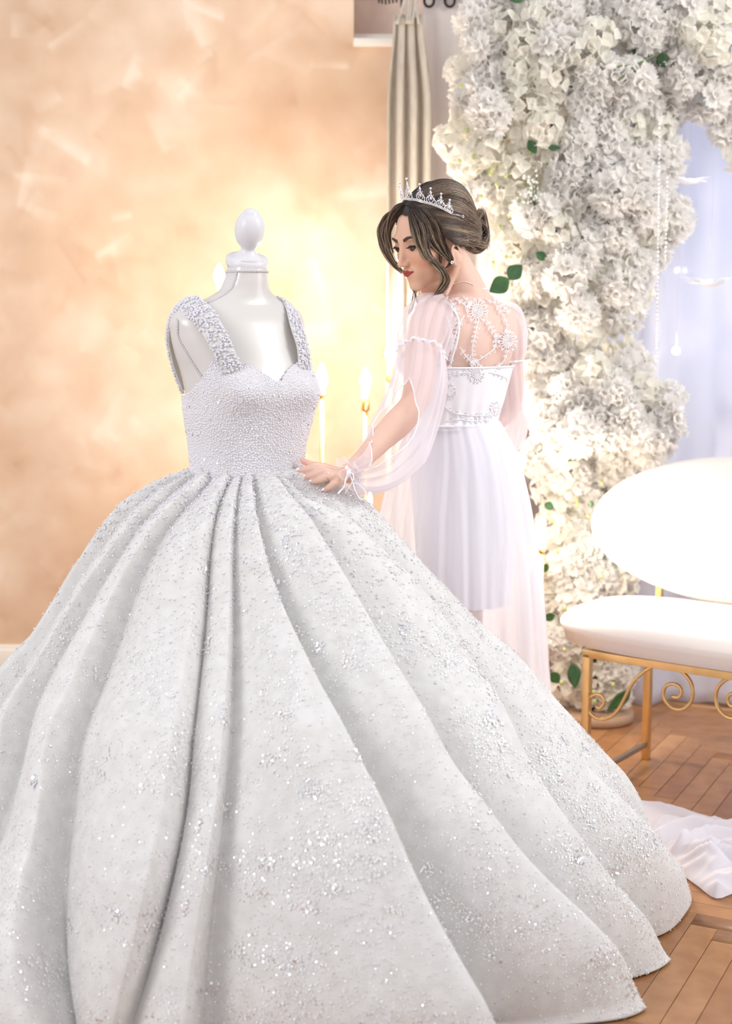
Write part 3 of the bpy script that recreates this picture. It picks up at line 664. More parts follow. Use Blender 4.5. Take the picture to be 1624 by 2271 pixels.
def gown():
    t = thing('wedding_gown', 'white ball gown covered in pearls and sequins on the dress form', 'dress', (GC[0], GC[1], 0))
    # solve the pleat lines on the base surface
    ph = np.radians(np.linspace(-25, 205, 461)); tt = np.linspace(0, 1, 181); PH, TT = np.meshgrid(ph, tt, indexing='ij')
    pts = sk_pt(PH.ravel(), TT.ravel()); q = PX(pts)
    nt = 260; T = np.linspace(0, 1, nt)**1.0; curves = []
    fr = (np.sin(PH.ravel())+.75*0 > -.15)
    for ln in LINES:
        ln = smooth_path(np.array([(a, b, 0) for a, b in ln], float), 40)[:, :2]; tv, pv = [], []
        for x, y in ln[2:]:
            d = (q[:, 0]-x)**2+(q[:, 1]-y)**2+np.where(fr, 0, 1e7); k = np.argmin(d)
            if d[k] < 600: tv.append(TT.ravel()[k]); pv.append(PH.ravel()[k])
        tv = np.array(tv); pv = np.array(pv); o = np.argsort(tv); tv = tv[o]; pv = pv[o]
        cf = np.polyfit(tv, pv, 4 if len(tv) > 12 else 2); tc = np.clip(T, tv[0], tv[-1]); curves.append(np.polyval(cf, tc))
    curves = np.array(curves)
    for i in range(1, len(curves)): curves[i] = np.maximum(curves[i], curves[i-1]+.06)
    # extra regular pleats on the far side
    a0 = curves[-1]; a1 = curves[0]+2*pi; nb = 11
    back = np.array([a0+(a1-a0)*k/(nb+1) for k in range(1, nb+1)])
    C = np.concatenate([curves, back]); K = len(C)
    ns = 56; sj = np.r_[np.linspace(0, .10, 9)[:-1], np.linspace(.10, 1, ns-8+1)[:-1]]; ns = len(sj); nphi = ns*K
    CC = np.concatenate([C, C[:1]+2*pi]); Wd = np.diff(CC, axis=0)
    P2 = (CC[:-1, :, None]+Wd[:, :, None]*sj[None, None]).transpose(1, 0, 2).reshape(nt, nphi); P2 = P2 % (2*pi)
    Sx_ = np.tile(sj, K)[None]*np.ones((nt, 1)); kk = np.repeat(np.arange(K), ns); Wc = np.repeat(Wd.T, ns, 1)
    rb_, zb_ = skirt_base(P2.ravel(), np.repeat(T, nphi)); wm = Wc*rb_.reshape(nt, nphi); e = (.06+.05*T)[:, None]
    h = np.cos(np.clip((Sx_-e)/(1-e), 0, 1)*pi*.5)**.9*np.clip(Sx_/e, 0, 1)**.6
    DR = np.minimum(.026+.155*T[:, None], wm*.56)*amp_(K)[kk][None]*np.clip(T[:, None]/.04, 0, 1)*(h-.45)
    # secondary soft waves
    Tn = T[:, None]
    DR += .006*Tn*np.sin(P2*17+4*np.sin(Tn*5)+1)+.003*Tn*np.sin(P2*31+Tn*7)
    r, z = skirt_base(P2.ravel(), np.repeat(T, nphi)); r = r.reshape(nt, nphi); z = z.reshape(nt, nphi)
    # the back of the skirt is pushed flat where the woman stands
    pd = (P2+pi) % (2*pi)-pi; lim = np.clip((-pd-math.radians(5))/math.radians(12), 0, 1)*np.clip((pd+math.radians(172))/math.radians(14), 0, 1)*(pd < 0); lim = lim*lim*(3-2*lim)
    r = r*(1-lim)+np.minimum(r, .365)*lim; DR = DR*(1-.75*lim)
    # displace along the profile normal
    dz_dt = np.gradient(z, axis=0); dr_dt = np.gradient(r, axis=0); ln = np.hypot(dz_dt, dr_dt); nr = -dz_dt/ln; nzz = dr_dt/ln
    rr = r+DR*nr*1.0; zz = z+DR*nzz
    hem = np.clip((Tn-.93)/.07, 0, 1)**2
    zz = zz*(1-hem)+(.006)*hem
    zz = np.maximum(zz, .005)
    G = np.stack([GC[0]+rr*np.cos(P2), GC[1]-rr*np.sin(P2), zz], -1)
    # a little 3x3 smoothing
    for _ in range(1): G[1:-1] = (G[1:-1]*2+G[:-2]+G[2:]+np.roll(G, 1, 1)[1:-1]+np.roll(G, -1, 1)[1:-1])/6
    sk = part('skirt', G.reshape(-1, 3), gridF(nt, nphi, wrap_v=True), M_gown, t)
    sk.modifiers.new('s', 'SOLIDIFY').thickness = .003
    Gw = np.concatenate([G, G[:, :1]], 1)
    global GOWN_BV; GOWN_BV = BVHTree.FromPolygons([Vector(v) for v in G.reshape(-1, 3)], gridF(nt, nphi, wrap_v=True).tolist())
    def nout(pos, n):  # outward
        o = pos-np.array([GC[0], GC[1], .0]); o[:, 2] = .4; s = np.sign((n*o).sum(1, keepdims=True)); return n*s
    # visible share of the skirt only: facing the front and the sides
    ph2 = P2; mask = np.where((ph2 < pi*1.12) | (ph2 > pi*1.88), 1., .12)*np.ones((nt, 1))
    def vn2(a, b, sd):
        r5 = np.random.default_rng(sd); g = r5.random((a+2, b)); u = np.linspace(0, a, nt)[:, None]*np.ones((1, nphi)); v = np.linspace(0, b, nphi, endpoint=False)[None]*np.ones((nt, 1))
        i = u.astype(int); j = v.astype(int); fu = u-i; fv = v-j; j2 = (j+1) % b; return (g[i, j % b]*(1-fu)+g[i+1, j % b]*fu)*(1-fv)+(g[i, j2]*(1-fu)+g[i+1, j2]*fu)*fv
    CL = .30+3*np.clip(vn2(14, 60, 1)*.6+vn2(30, 130, 2)*.4-.42, 0, 1)**1.2*4*(.5+.9*np.clip(np.cos(P2-.35), 0, 1))
    hexv = np.array([[math.cos(a), math.sin(a), 0] for a in np.arange(6)*pi/3]); hexf = np.array([[0, 1, 2, 3], [0, 3, 4, 5]])
    rings = []
    pos, n, i, j = sample_grid(Gw, 34000, mask*CL); n = nout(pos, n); R = rots(n, .30); s = rng.uniform(.0006, .0017, len(pos))
    V, F = scatter(hexv, hexf, pos+n*.0022, s, R); part('fine_sequins', V, F, M_seq, sk, smooth=False, kind='stuff')
    pos, n, i, j = sample_grid(Gw, 16000, mask*CL); n = nout(pos, n); R = rots(n, .25); s = rng.uniform(.0009, .0022, len(pos))
    V, F = scatter(hexv, hexf, pos+n*.0022, s, R); part('matte_sequins', V, F, M_seqd, sk, smooth=False, kind='stuff')
    # clustered larger sequins in little sprays
    cp, cn, ci, cj = sample_grid(Gw, 260, mask*CL); PT = []; NN = []
    for a in range(len(cp)):
        m_ = rng.integers(4, 26); ii = np.clip(ci[a]+rng.normal(0, 1.5, m_).round().astype(int)+0, 2, nt-2); jj = (cj[a]+(rng.normal(0, 1.7, m_)).round().astype(int)) % nphi
        u = rng.random((m_, 1)); p = Gw[ii, jj]*(1-u)+Gw[ii+1, jj+1]*u; nn = np.cross(Gw[ii+1, jj]-Gw[ii, jj], Gw[ii, jj+1]-Gw[ii, jj]); PT.append(p); NN.append(nz(nn))
    PT = np.concatenate(PT); NN = nout(PT, np.concatenate(NN)); R = rots(NN, .20); oct_ = np.array([[math.cos(a), math.sin(a), 0] for a in np.arange(8)*pi/4]); octf = np.array([[0, 1, 2, 3], [0, 3, 4, 7], [4, 5, 6, 7]])
    h = len(PT)//2
    V, F = scatter(oct_, octf, (PT+NN*.003)[:h], rng.uniform(.0017, .0031, h), R[:h]); part('sequin_sprays', V, F, M_seq, sk, smooth=False, kind='stuff')
    V, F = scatter(oct_, octf, (PT+NN*.003)[h:], rng.uniform(.0017, .0031, len(PT)-h), R[h:]); part('ivory_sequin_sprays', V, F, M_seq2, sk, smooth=False, kind='stuff')
    # pearls, dense at the waist and thinning downward
    wmask = mask*np.exp(-(T[:, None]/.16)**1.2); pos, n, i, j = sample_grid(Gw, 3600, wmask); n = nout(pos, n)
    V, F = scatter(*ICO1, pos+n*.0016, rng.uniform(.0012, .0031, len(pos))); part('skirt_pearls', V, F, M_pearl, sk, kind='stuff')
    mm = mask*1.; pos, n, i, j = sample_grid(Gw, 9000, mm); n = nout(pos, n)
    V, F = scatter(*ICO1, pos+n*.001, rng.uniform(.0008, .0018, len(pos))); part('seed_beads', V, F, M_pearl, sk, kind='stuff')
    # ---- bodice
    th = np.linspace(0, 2*pi, 161)
    def neck(thv):
        d = np.degrees(thv) % 360
        return np.interp(d, [0, 25, 48, 62, 78, 88, 92, 104, 120, 138, 158, 180, 215, 270, 325, 360], [800, 800, 793, 800, 818, 842, 842, 812, 800, 797, 838, 868, 880, 885, 850, 800])
    nv = 70; top = neck(th); ys = 1058+(top[None]-1058)*np.linspace(0, 1, nv)[:, None]
    Gb = form_pt(ys, np.repeat(th[None], nv, 0), .005); Gb[0] = form_pt(ys[0], th, .0075)
    bo = part('bodice', Gb[:, :-1].reshape(-1, 3), gridF(nv, 160, wrap_v=True), M_gown, t); bo.modifiers.new('s', 'SOLIDIFY').thickness = .003
    # pearls in staggered packing
    pp = []; sp = .0053; rows = int((1058-790)/955/sp*1.25)
    pos, n, i, j = sample_grid(Gb, 60000); c0 = np.stack([np.full(len(pos), GC[0]), np.full(len(pos), GC[1]), pos[:, 2]], 1); n = n*np.sign((n*(pos-c0)).sum(1, keepdims=True))
    cell = {}; keep = []
    for a in range(len(pos)):
        k = tuple((pos[a]/.0045).astype(int)); ok = True
        for dx in (-1, 0, 1):
            for dy in (-1, 0, 1):
                for dz in (-1, 0, 1):
                    for b in cell.get((k[0]+dx, k[1]+dy, k[2]+dz), ()):
                        if ((pos[a]-pos[b])**2).sum() < .0044**2: ok = False
        if ok: cell.setdefault(k, []).append(a); keep.append(a)
    pos = pos[keep]; n = n[keep]
    V, F = scatter(*ICO2, pos+n*.0020, rng.uniform(.0024, .0035, len(pos))); part('bodice_pearls', V, F, M_pearl, bo, kind='stuff')
    # rim pearls along the neckline and scattered sequins
    pos, n, i, j = sample_grid(Gb, 200); c0 = np.stack([np.full(len(pos), GC[0]), np.full(len(pos), GC[1]), pos[:, 2]], 1); n = n*np.sign((n*(pos-c0)).sum(1, keepdims=True))
    V, F = scatter(oct_, octf, pos+n*.0050, rng.uniform(.0022, .0036, len(pos)), rots(n, .3)); part('bodice_sequins', V, F, M_seq2, bo, smooth=False, kind='stuff')
    # ---- straps
    def strap(sg):
        zc = lambda y: P(549, y, FY)[2]
        pts3 = [(.098, .112, 818), (.108, .108, 770), (.120, .088, 725), (.132, .048, 690), (.138, .0, 676), (.142, -.040, 692), (.142, -.068, 738), (.134, -.086, 800), (.118, -.100, 868)]
        if sg > 0: pts3 = [(a-.006-(.012 if 1 < k < 7 else 0), b, y) for k, (a, b, y) in enumerate(pts3)]
        path = []
        for k, (u, w, y) in enumerate(pts3):
            cx = interp_rings(FR, np.array([float(y)]))[0][0]; c = P(cx, y, FY); path.append(c+FL*sg*u+FF*w)
        path = smooth_path(np.array(path), 60); T_ = nz(np.gradient(path, axis=0)); cen = P(532, 760, FY)
        out = nz(path-(cen+FL*sg*.05)); out = nz(out-(out*T_).sum(1, keepdims=True)*T_); sd = np.cross(T_, out)
        wd = np.interp(np.linspace(0, 1, 60), [0, .25, .5, .8, 1], [.023, .025, .028, .020, .018]); a = np.linspace(-1, 1, 15)
        Gs = path[:, None]+sd[:, None]*(a[None, :, None]*wd[:, None, None])+out[:, None]*(.005*(1-a**2))[None, :, None]
        o = part('strap', Gs.reshape(-1, 3), gridF(60, 15), M_gown, t); o.modifiers.new('s', 'SOLIDIFY').thickness = .004
        pos, n, i, j = sample_grid(Gs, 900); n = n*np.sign((n*out[i]).sum(1, keepdims=True))
        V, F = scatter(*ICO1, pos+n*.002, rng.uniform(.0016, .0040, len(pos))); part('strap_pearls', V, F, M_pearl, o, kind='stuff')
    strap(-1); strap(1)
    return t
gown()
# ------------------------------------------------------------------ the woman
WYc = 3.60; WF = nz(V3(-.72, .69, 0)); WL = V3(-WF[1], WF[0], 0)
HY = 3.53; HC = P(956, 527, HY); hy = math.radians(57); Sx = V3(-math.sin(hy), -math.cos(hy), 0); hp = math.radians(17)
Hf = Sx*math.cos(hp)-V3(0, 0, math.sin(hp)); Hu = Sx*math.sin(hp)+V3(0, 0, math.cos(hp)); Hl = V3(-Sx[1]*-1*-1, Sx[0], 0)
Hl = V3(math.cos(hy), -math.sin(hy), 0)
def hw(p): p = np.asarray(p, float); return HC+p[..., 0:1]*Hl+p[..., 1:2]*Hf+p[..., 2:3]*Hu
def hloc(p): q = np.asarray(p)-HC; return np.stack([q@Hl, q@Hf, q@Hu], -1)
TR = [(1130, 1003, .165, .125), (1080, 1003, .168, .128), (1010, 1003, .150, .115), (945, 1006, .120, .092), (885, 1012, .134, .100), (812, 1022, .150, .108), (765, 1032, .157, .106), (722, 1041, .164, .092), (700, 1045, .163, .078), (684, 1045, .145, .064), (670, 1042, .112, .058), (657, 1037, .082, .054), (645, 1033, .062, .051), (632, 1028, .053, .049)]
def tor(py, th, off=0.):
    py = np.asarray(py, float); th = np.asarray(th, float); py, th = np.broadcast_arrays(py, th)
    cx, a, b = [x.reshape(py.shape) for x in interp_rings(TR, py.ravel())]; a = a+off; b = b+off
    c = CAM+(np.stack([(cx-812)/FPX, CP+(1135.5-py)/FPX*SP, -SP+(1135.5-py)/FPX*CP], -1))
    d = c-CAM; c = CAM+d*(WYc/d[..., 1:2])
    x = a*np.cos(th); y = b*np.sin(th)
    g = np.exp(-((py-800)/38.)**2)*(np.exp(-((th-math.radians(60))/.42)**2)+np.exp(-((th-math.radians(120))/.42)**2)); y = y+.050*g
    bk = np.exp(-((py-760)/60.)**2)*np.exp(-((th-math.radians(270))/.12)**2); y = y+.010*bk
    return c+x[..., None]*WL+y[..., None]*WF
def smin(a, b, k): h = np.clip(.5+.5*(b-a)/k, 0, 1); return b*(1-h)+a*h-k*h*(1-h)
def smax(a, b, k): return -smin(-a, -b, k)
def sde(p, c, r):
    q = (p-np.array(c))/np.array(r); k = np.linalg.norm(q, axis=1); k2 = np.linalg.norm(q/np.array(r), axis=1); return k*(k-1)/(k2+1e-9)
def sdc(p, a, b, ra, rb):
    a = np.array(a, float); b = np.array(b, float); h = np.clip(((p-a)@(b-a))/((b-a)@(b-a)), 0, 1); return np.linalg.norm(p-a-h[:, None]*(b-a), axis=1)-(ra+(rb-ra)*h)
def head_sdf(p):
    m = p.copy(); m[:, 0] = abs(m[:, 0])
    d = sde(p, (0, -.014, .030), (.072, .092, .078))
    d = smin(d, sde(p, (0, .030, -.012), (.060, .060, .083)), .02)
    d = smin(d, sde(p, (0, .030, -.068), (.043, .052, .040)), .02)
    d = smin(d, sde(p, (0, .074, -.098), (.019, .017, .016)), .020)
    d = smin(d, sde(m, (.036, .056, -.028), (.022, .024, .022)), .015)
    d = smin(d, sde(m, (.024, .076, .020), (.024, .012, .008)), .012)
    d = smax(d, -sde(m, (.031, .098, -.001), (.018, .016, .012)), .012)
    d = smin(d, sde(m, (.031, .0735, -.002), (.0145, .0135, .0125)), .004)
    d = smin(d, sdc(p, (0, .085, .010), (0, .102, -.034), .0060, .0075), .010)
    d = smin(d, sde(p, (0, .1035, -.038), (.0085, .0090, .0080)), .006)
    d = smin(d, sde(m, (.0095, .0945, -.0405), (.0058, .008, .0058)), .005)
    d = smin(d, sde(p, (0, .074, -.068), (.028, .018, .020)), .012)
    d = smin(d, sde(m, (.007, .0915, -.0580), (.014, .0070, .0045)), .003)
    d = smin(d, sde(p, (0, .0895, -.0680), (.0165, .0080, .0058)), .003)
    d = smax(d, -sdc(m, (0, .101, -.0625), (.020, .088, -.0620), .0014, .0010), .003)
    return d
def star(f, dirs, c, hi=.16):
    lo = np.zeros(len(dirs)); h = np.full(len(dirs), hi)
    for _ in range(26):
        m = (lo+h)/2; v = f(c+dirs*m[:, None]); i = v < 0; lo = np.where(i, m, lo); h = np.where(i, h, m)
    return (lo+h)/2
def sphere_dirs(nu, nv):
    a = np.linspace(0, pi, nu)[1:-1]; b = np.linspace(0, 2*pi, nv, endpoint=False); A, B = np.meshgrid(a, b, indexing='ij')
    D = np.stack([np.sin(A)*np.cos(B), np.sin(A)*np.sin(B), np.cos(A)], -1).reshape(-1, 3)
    D = np.concatenate([D, [[0, 0, 1], [0, 0, -1]]]); n = (nu-2)*nv
    F = [gridF(nu-2, nv, wrap_v=True)]; k = np.arange(nv); k2 = (k+1) % nv
    F.append(np.stack([np.full(nv, n), k2, k], 1)); F.append(np.stack([np.full(nv, n+1), (nu-3)*nv+k, (nu-3)*nv+k2], 1)); return D, F
def closed_rings(G):
    n, m = G.shape[:2]; return G.reshape(-1, 3), [gridF(n, m, wrap_v=True), np.arange(m)[None, ::-1], (np.arange(m)+(n-1)*m)[None]]
# arms
LS, LE, LW = P(950, 712, 3.50), P(922, 886, 3.40), P(764, 1057, 3.300)
RS, RE, RW = P(1124, 722, 3.70), P(1130, 890, 3.70), P(1060, 975, 3.80)
armL = smooth_path(np.array([LS, LS*.5+LE*.5+V3(-.004, -.003, 0), LE, LE*.5+LW*.5+V3(-.004, 0, -.010), LW]), 50)
armR = smooth_path(np.array([RS, RS*.5+RE*.5, RE, RW]), 40)
HANDP = dict(
 thumb=[(744, 1046, 3.330), (716, 1036, 3.340), (690, 1030, 3.352), (672, 1022, 3.355)],
 index_finger=[(730, 1047, 3.300), (709, 1037, 3.292), (690, 1038, 3.300), (675, 1041, 3.312), (664, 1043, 3.322)],
 middle_finger=[(735, 1051, 3.292), (720, 1045, 3.284), (703, 1050, 3.290), (690, 1054, 3.302), (679, 1057, 3.312)],
 ring_finger=[(740, 1058, 3.284), (733, 1056, 3.276), (716, 1061, 3.282), (704, 1065, 3.293), (693, 1068, 3.302)],
 little_finger=[(748, 1067, 3.282), (746, 1070, 3.274), (736, 1077, 3.278), (727, 1082, 3.286), (720, 1087, 3.292)])
FRAD = dict(thumb=[.011, .0105, .0095, .007], index_finger=[.010, .0092, .0085, .0078, .006], middle_finger=[.010, .0095, .0088, .008, .0062], ring_finger=[.010, .0093, .0086, .0078, .006], little_finger=[.0095, .0085, .0078, .007, .0055])
gap = 0.
for nm, pp in HANDP.items():
    if nm == 'thumb': continue
    for (x, y, Y_), r_ in zip(pp, FRAD[nm]):
        h = GOWN_BV.ray_cast(Vector(CAM), Vector(ray(x, y)))
        if h[0] is not None: gap = max(gap, Y_-(h[0][1]-r_*.9-.004))
print('hand gap', gap); gap = min(gap, .12)
HANDP = {k: [(a, b, c-gap) for a, b, c in v] for k, v in HANDP.items()}
LW = P(764, 1057, 3.300-gap); LE = P(922, 886, 3.40-gap*.5)
armL = smooth_path(np.array([LS, LS*.5+LE*.5+V3(-.004, -.003, 0), LE, LE*.5+LW*.5+V3(-.004, 0, -.010), LW]), 50)
WOM = thing('person', 'woman in sheer white lace robe turned away, touching the gown, face in profile', 'person', P(1003, 1080, WYc)*V3(1, 1, 0))
def body():
    mb = MB(); th = np.linspace(0, 2*pi, 64, endpoint=False); ys = np.linspace(1130, 632, 90); Yg, Tg = np.meshgrid(ys, th, indexing='ij')
    V, F = closed_rings(tor(Yg, Tg, -.004-.066*np.clip((Yg-905)/40, 0, 1))); mb.add(V, F)
    nk = smooth_path(np.array([P(1034, 668, 3.60), P(1026, 640, 3.59), P(1006, 600, 3.57), P(985, 560, 3.555)]), 16); mb.add(*tube(nk, np.interp(np.arange(16), [0, 4, 9, 15], [.062, .054, .050, .052]), 32))
    # sternomastoid and throat fill
    mb.add(*tube(smooth_path(np.array([hw(V3(.050, -.03, -.05)), P(1000, 618, 3.52), P(985, 655, 3.51)]), 10), [.014, .013, .012, .012, .012, .011, .011, .010, .010, .008], 12))
    mb.add(*tube(smooth_path(np.array([hw(V3(.0, .035, -.085)), P(962, 650, 3.56), P(980, 690, 3.57)]), 10), .031, 20))
    D, F = sphere_dirs(130, 200); c = np.array([0, .01, -.01]); r = star(head_sdf, D, c); mb.add(hw(c+D*r[:, None]), F)
    # ears
    for s in (1, -1):
        e = hw(V3(s*.070, -.003, -.052)); Rr = np.stack([Hl*s, nz(Hf*.95-Hl*s*.35), Hu], 1)
        mb.add(*ellip(e, (.006, .015, .026), Rr, ICO2))
        a = np.linspace(-.9, 4.3, 26); pts = np.array([hw(V3(s*(.075+.004*math.sin(t)), -.005-.014*math.cos(t)*.95-.003, -.050+.027*math.sin(t)*(1 if math.sin(t) > 0 else .95))) for t in a]); mb.add(*tube(pts, .0034, 8))
    n = len(armL); mb.add(*tube(armL, np.interp(np.linspace(0, 1, n), [0, .12, .45, .52, .62, .85, 1], [.044, .044, .036, .032, .035, .024, .0205]), 28))
    mb.add(*ellip(LS+V3(.006, 0, .004), (.046, .046, .046), T=ICO3)); mb.add(*ellip(RS+V3(-.006, 0, .004), (.046, .046, .046), T=ICO3))
    n = len(armR); mb.add(*tube(armR, np.interp(np.linspace(0, 1, n), [0, .5, .6, 1], [.044, .034, .034, .021]), 28))
    # palm as a flattened body through the knuckles
    for nm in ('index_finger', 'middle_finger', 'ring_finger', 'little_finger'):
        k = P(*HANDP[nm][1]); pa = smooth_path(np.array([LW+(P(*HANDP[nm][0])-LW)*.15, P(*HANDP[nm][0]), k]), 10); mb.add(*tube(pa, np.linspace(.0155, .0105, 10), 14))
    pa = smooth_path(np.array([LW, P(*HANDP['thumb'][0]), P(*HANDP['thumb'][1])]), 10); mb.add(*tube(pa, np.linspace(.0165, .0115, 10), 14))
    for nm, pp in HANDP.items():
        p = smooth_path(np.array([P(*x) for x in pp]), 26); r0 = np.interp(np.linspace(0, 1, 26), np.linspace(0, 1, len(FRAD[nm])), FRAD[nm])
        kn = np.exp(-((np.linspace(0, 1, 26)-.52)/.07)**2)*.0007; mb.add(*tube(p, r0+kn, 14)); mb.add(*ellip(p[-1], (r0[-1],)*3, T=ICO2))
    # right hand, relaxed
    dR = nz(RW-RE); mb.add(*ellip(RW+dR*.05, (.028, .028, .035), T=ICO2))
    for k in range(5):
        o = np.cross(dR, V3(0, 0, 1)); p0 = RW+dR*.05+o*(k-2)*.013; mb.add(*tube(smooth_path(np.array([p0, p0+dR*.05+V3(0, 0, -.005), p0+dR*.075+V3(0, 0, -.03)]), 10), .008, 10))
    # hips and legs under the robe
    hc = P(1022, 1130, WYc)
    for s in (1, -1):
        a = hc+WL*s*.044; b = V3(a[0], a[1], .50)+WF*.02; f = V3(a[0], a[1], .085)
        mb.add(*tube(smooth_path(np.array([a+V3(0, 0, .03), (a+b)/2+WF*.01, b, (b+f)/2-WF*.012, f]), 30), np.interp(np.linspace(0, 1, 30), [0, .25, .5, .65, .95, 1], [.050, .054, .046, .048, .033, .033]), 24))
        mb.add(*tube(smooth_path(np.array([f+V3(0, 0, -.02)-WF*.02, f+WF*.08+V3(0, 0, -.045), f+WF*.17+V3(0, 0, -.062)]), 10), [.036, .036, .034, .032, .030, .027, .025, .023, .022, .017], 16))
    V, F = mb.out(); o = part('body', V, F, M_skin, None)
    rm = o.modifiers.new('r', 'REMESH'); rm.mode = 'VOXEL'; rm.voxel_size = .0027; rm.use_smooth_shade = True
    sm = o.modifiers.new('s', 'SMOOTH'); sm.factor = .5; sm.iterations = 3
    dg = bpy.context.evaluated_depsgraph_get(); me = bpy.data.meshes.new_from_object(o.evaluated_get(dg)); bpy.data.objects.remove(o)
    n = len(me.vertices); co = np.zeros(n*3, np.float32); me.vertices.foreach_get('co', co); co = co.reshape(-1, 3).astype(float)
    fs = np.array([p.vertices[:] for p in me.polygons], np.int32)
    q = hloc(co); x = abs(q[:, 0]); y = q[:, 1]; z = q[:, 2]
    base = np.tile(V3(.80, .53, .42), (n, 1)); face = V3(.68, .36, .215)
    w = np.clip(1-np.linalg.norm((q-np.array([0, .03, -.03]))/np.array([.09, .10, .12]), axis=1), 0, 1)**.4; base = base*(1-w[:, None])+face*w[:, None]
    bl = np.exp(-(((x-.045)/.022)**2+((z+.038)/.020)**2))*(y > .02); base = base*(1-.35*bl[:, None])+V3(.72, .25, .16)*.35*bl[:, None]
    sh = np.exp(-(((x-.034)/.019)**2+((z-.006)/.009)**2))*(y > .05); base = base*(1-.55*sh[:, None])+V3(.22, .10, .06)*.55*sh[:, None]
    hd = np.linalg.norm(co-P(720, 1055, 3.30), axis=1); w = np.clip(1-(hd-.05)/.05, 0, 1)[:, None]; base = base*(1-w)+V3(.80, .46, .38)*w
    for nm, pp in HANDP.items():
        d = np.linalg.norm(co-P(*pp[-1]), axis=1); w = np.clip(1-d/.018, 0, 1)[:, None]*.5; base = base*(1-w)+V3(.78, .30, .27)*w
    bpy.data.meshes.remove(me)
    ob = part('body', co, fs, M_skin, WOM, colors=base)
    return BVHTree.FromPolygons([Vector(v) for v in co], fs.tolist()), ob
M_eye.node_tree.nodes['Principled BSDF'].inputs['Base Color'].default_value = (.035, .018, .012, 1)
M_lip = mat('lipstick', (.36, .055, .035), .45)
BV, BODY = body()
def onface(x, z, off=.0006):
    o = hw(V3(x, .2, z)); h = BV.ray_cast(Vector(o), Vector(-Hf)); return (np.array(h[0])+np.array(h[1])*off) if h[0] else hw(V3(x, .08, z))
def onpix(bv, px, py, off=.001):
    d = Vector(ray(px, py)); h = bv.ray_cast(Vector(CAM), d)
    return None if h[0] is None else (np.array(h[0])-np.array(nz(ray(px, py)))*off, np.array(h[1]))
for s in (1, -1):
    # brow
    xs = np.linspace(.013, .050, 14); zc = np.interp(xs, [.013, .030, .040, .050], [.0155, .0215, .0220, .0170]); pa = np.array([onface(s*a, b, .0003) for a, b in zip(xs, zc)])
    m = MB(); m.add(*tube(pa, np.interp(xs, [.013, .022, .04, .050], [.0036, .0042, .0030, .0008]), 8, up=Hf, flat=.35)); m.build('eyebrow', M_brow, WOM)
    # eye: half-lowered, glossy dark almond under the lash line
    c = [];  n = 15
    for a in np.linspace(0, 1, n):
        xx = .018+.027*a; up = -.0035-.0008*math.cos(a*pi*2)+.0030*math.sin(a*pi); lo = -.0030-.0092*math.sin(a*pi)
        for b in np.linspace(0, 1, 5): c.append(onface(s*xx, up*(1-b)+lo*b, .0004))
    m = MB(); m.add(np.array(c), gridF(n, 5)); m.build('eye', M_eye, WOM)
    up = np.array([onface(s*(.017+.030*a), -.0035+.0038*math.sin(a*pi)+.001*a, .0010) for a in np.linspace(0, 1, 16)])
    m = MB(); m.add(*tube(up, np.interp(np.arange(16), [0, 5, 11, 15], [.0008, .0019, .0024, .0012]), 6))
    for k in range(2, 16): m.add(*tube(smooth_path(np.array([up[k], up[k]+Hf*.0045-Hu*.0018+s*Hl*.0012*(k-5)/6, up[k]+Hf*.0085+Hu*.0008+s*Hl*.003*(k-5)/6]), 5), [.0006, .0005, .0004, .0003, .0001], 4))
    m.build('eyelashes', M_dark, WOM)
for sgn, nm in ((1, 'upper_lip'), (-1, 'lower_lip')):
    c = []; nu_, nv_ = 31, 9
    for a in np.linspace(-1, 1, nu_):
        zm = -.0622+.0018*a*a-.0006*math.cos(a*6)
        top = zm+(.0072*(1-abs(a)**1.8)-.0010*math.exp(-(a/.16)**2)+.0004*math.exp(-((abs(a)-.3)/.16)**2)) if sgn > 0 else zm-.0088*(1-abs(a)**2.2)
        for b in np.linspace(0, 1, nv_):
            p = onface(a*.0215, zm+(top-zm)*b, .0003); c.append(p+Hf*(.0026*math.sin(pi*min(1, b*.9+.12))*(1-a*a)**.7*(1.0 if sgn > 0 else 1.35)))
    m = MB(); m.add(np.array(c), gridF(nu_, nv_)); m.build(nm, M_lip, WOM)
# nails
for nm, pp in HANDP.items():
    if nm == 'thumb': continue
    a, b = P(*pp[-2]), P(*pp[-1]); d = nz(b-a); tc = nz(CAM-b); tc = nz(tc+V3(0, 0, 1.1)); tc = nz(tc-np.dot(tc, d)*d); sd = np.cross(d, tc)
    m = MB(); m.add(*ellip(b+tc*.0042+d*.0005, (.0075, .0048, .0024), np.stack([d, sd, tc], 1), ICO2)); m.build('fingernail', M_nail, WOM)
# ------------------------------------------------------------------ hair
def hair_sdf(p):
    d = sde(p, (0, -.016, .030), (.0815, .100, .088))
    d = smin(d, sde(p, (0, -.055, .052), (.066, .070, .078)), .03)
    d = smin(d, sde(p, (0, -.085, -.012), (.060, .048, .056)), .03)
    m = p.copy(); m[:, 0] = abs(m[:, 0]); d = smin(d, sde(m, (.066, -.016, -.022), (.018, .036, .030)), .015)
    return d
HRC = np.array([0, -.01, .01])
def hsurf(D, off=0.):
    D = nz(D); r = star(hair_sdf, D.reshape(-1, 3), HRC, .25).reshape(D.shape[:-1]); return HRC+D*(r+off)[..., None]
DARK, MID, BLD = V3(.034, .019, .013), V3(.115, .068, .042), V3(.46, .34, .22)
def hcol(k, t, root=.25):
    c = MID*(1-k)+BLD*k if k > 0 else MID*(1+k)+DARK*(-k); f = np.clip((t-root*.3)/(root+.2), 0, 1)[:, None]
    return DARK*(1-f)*1+c*f
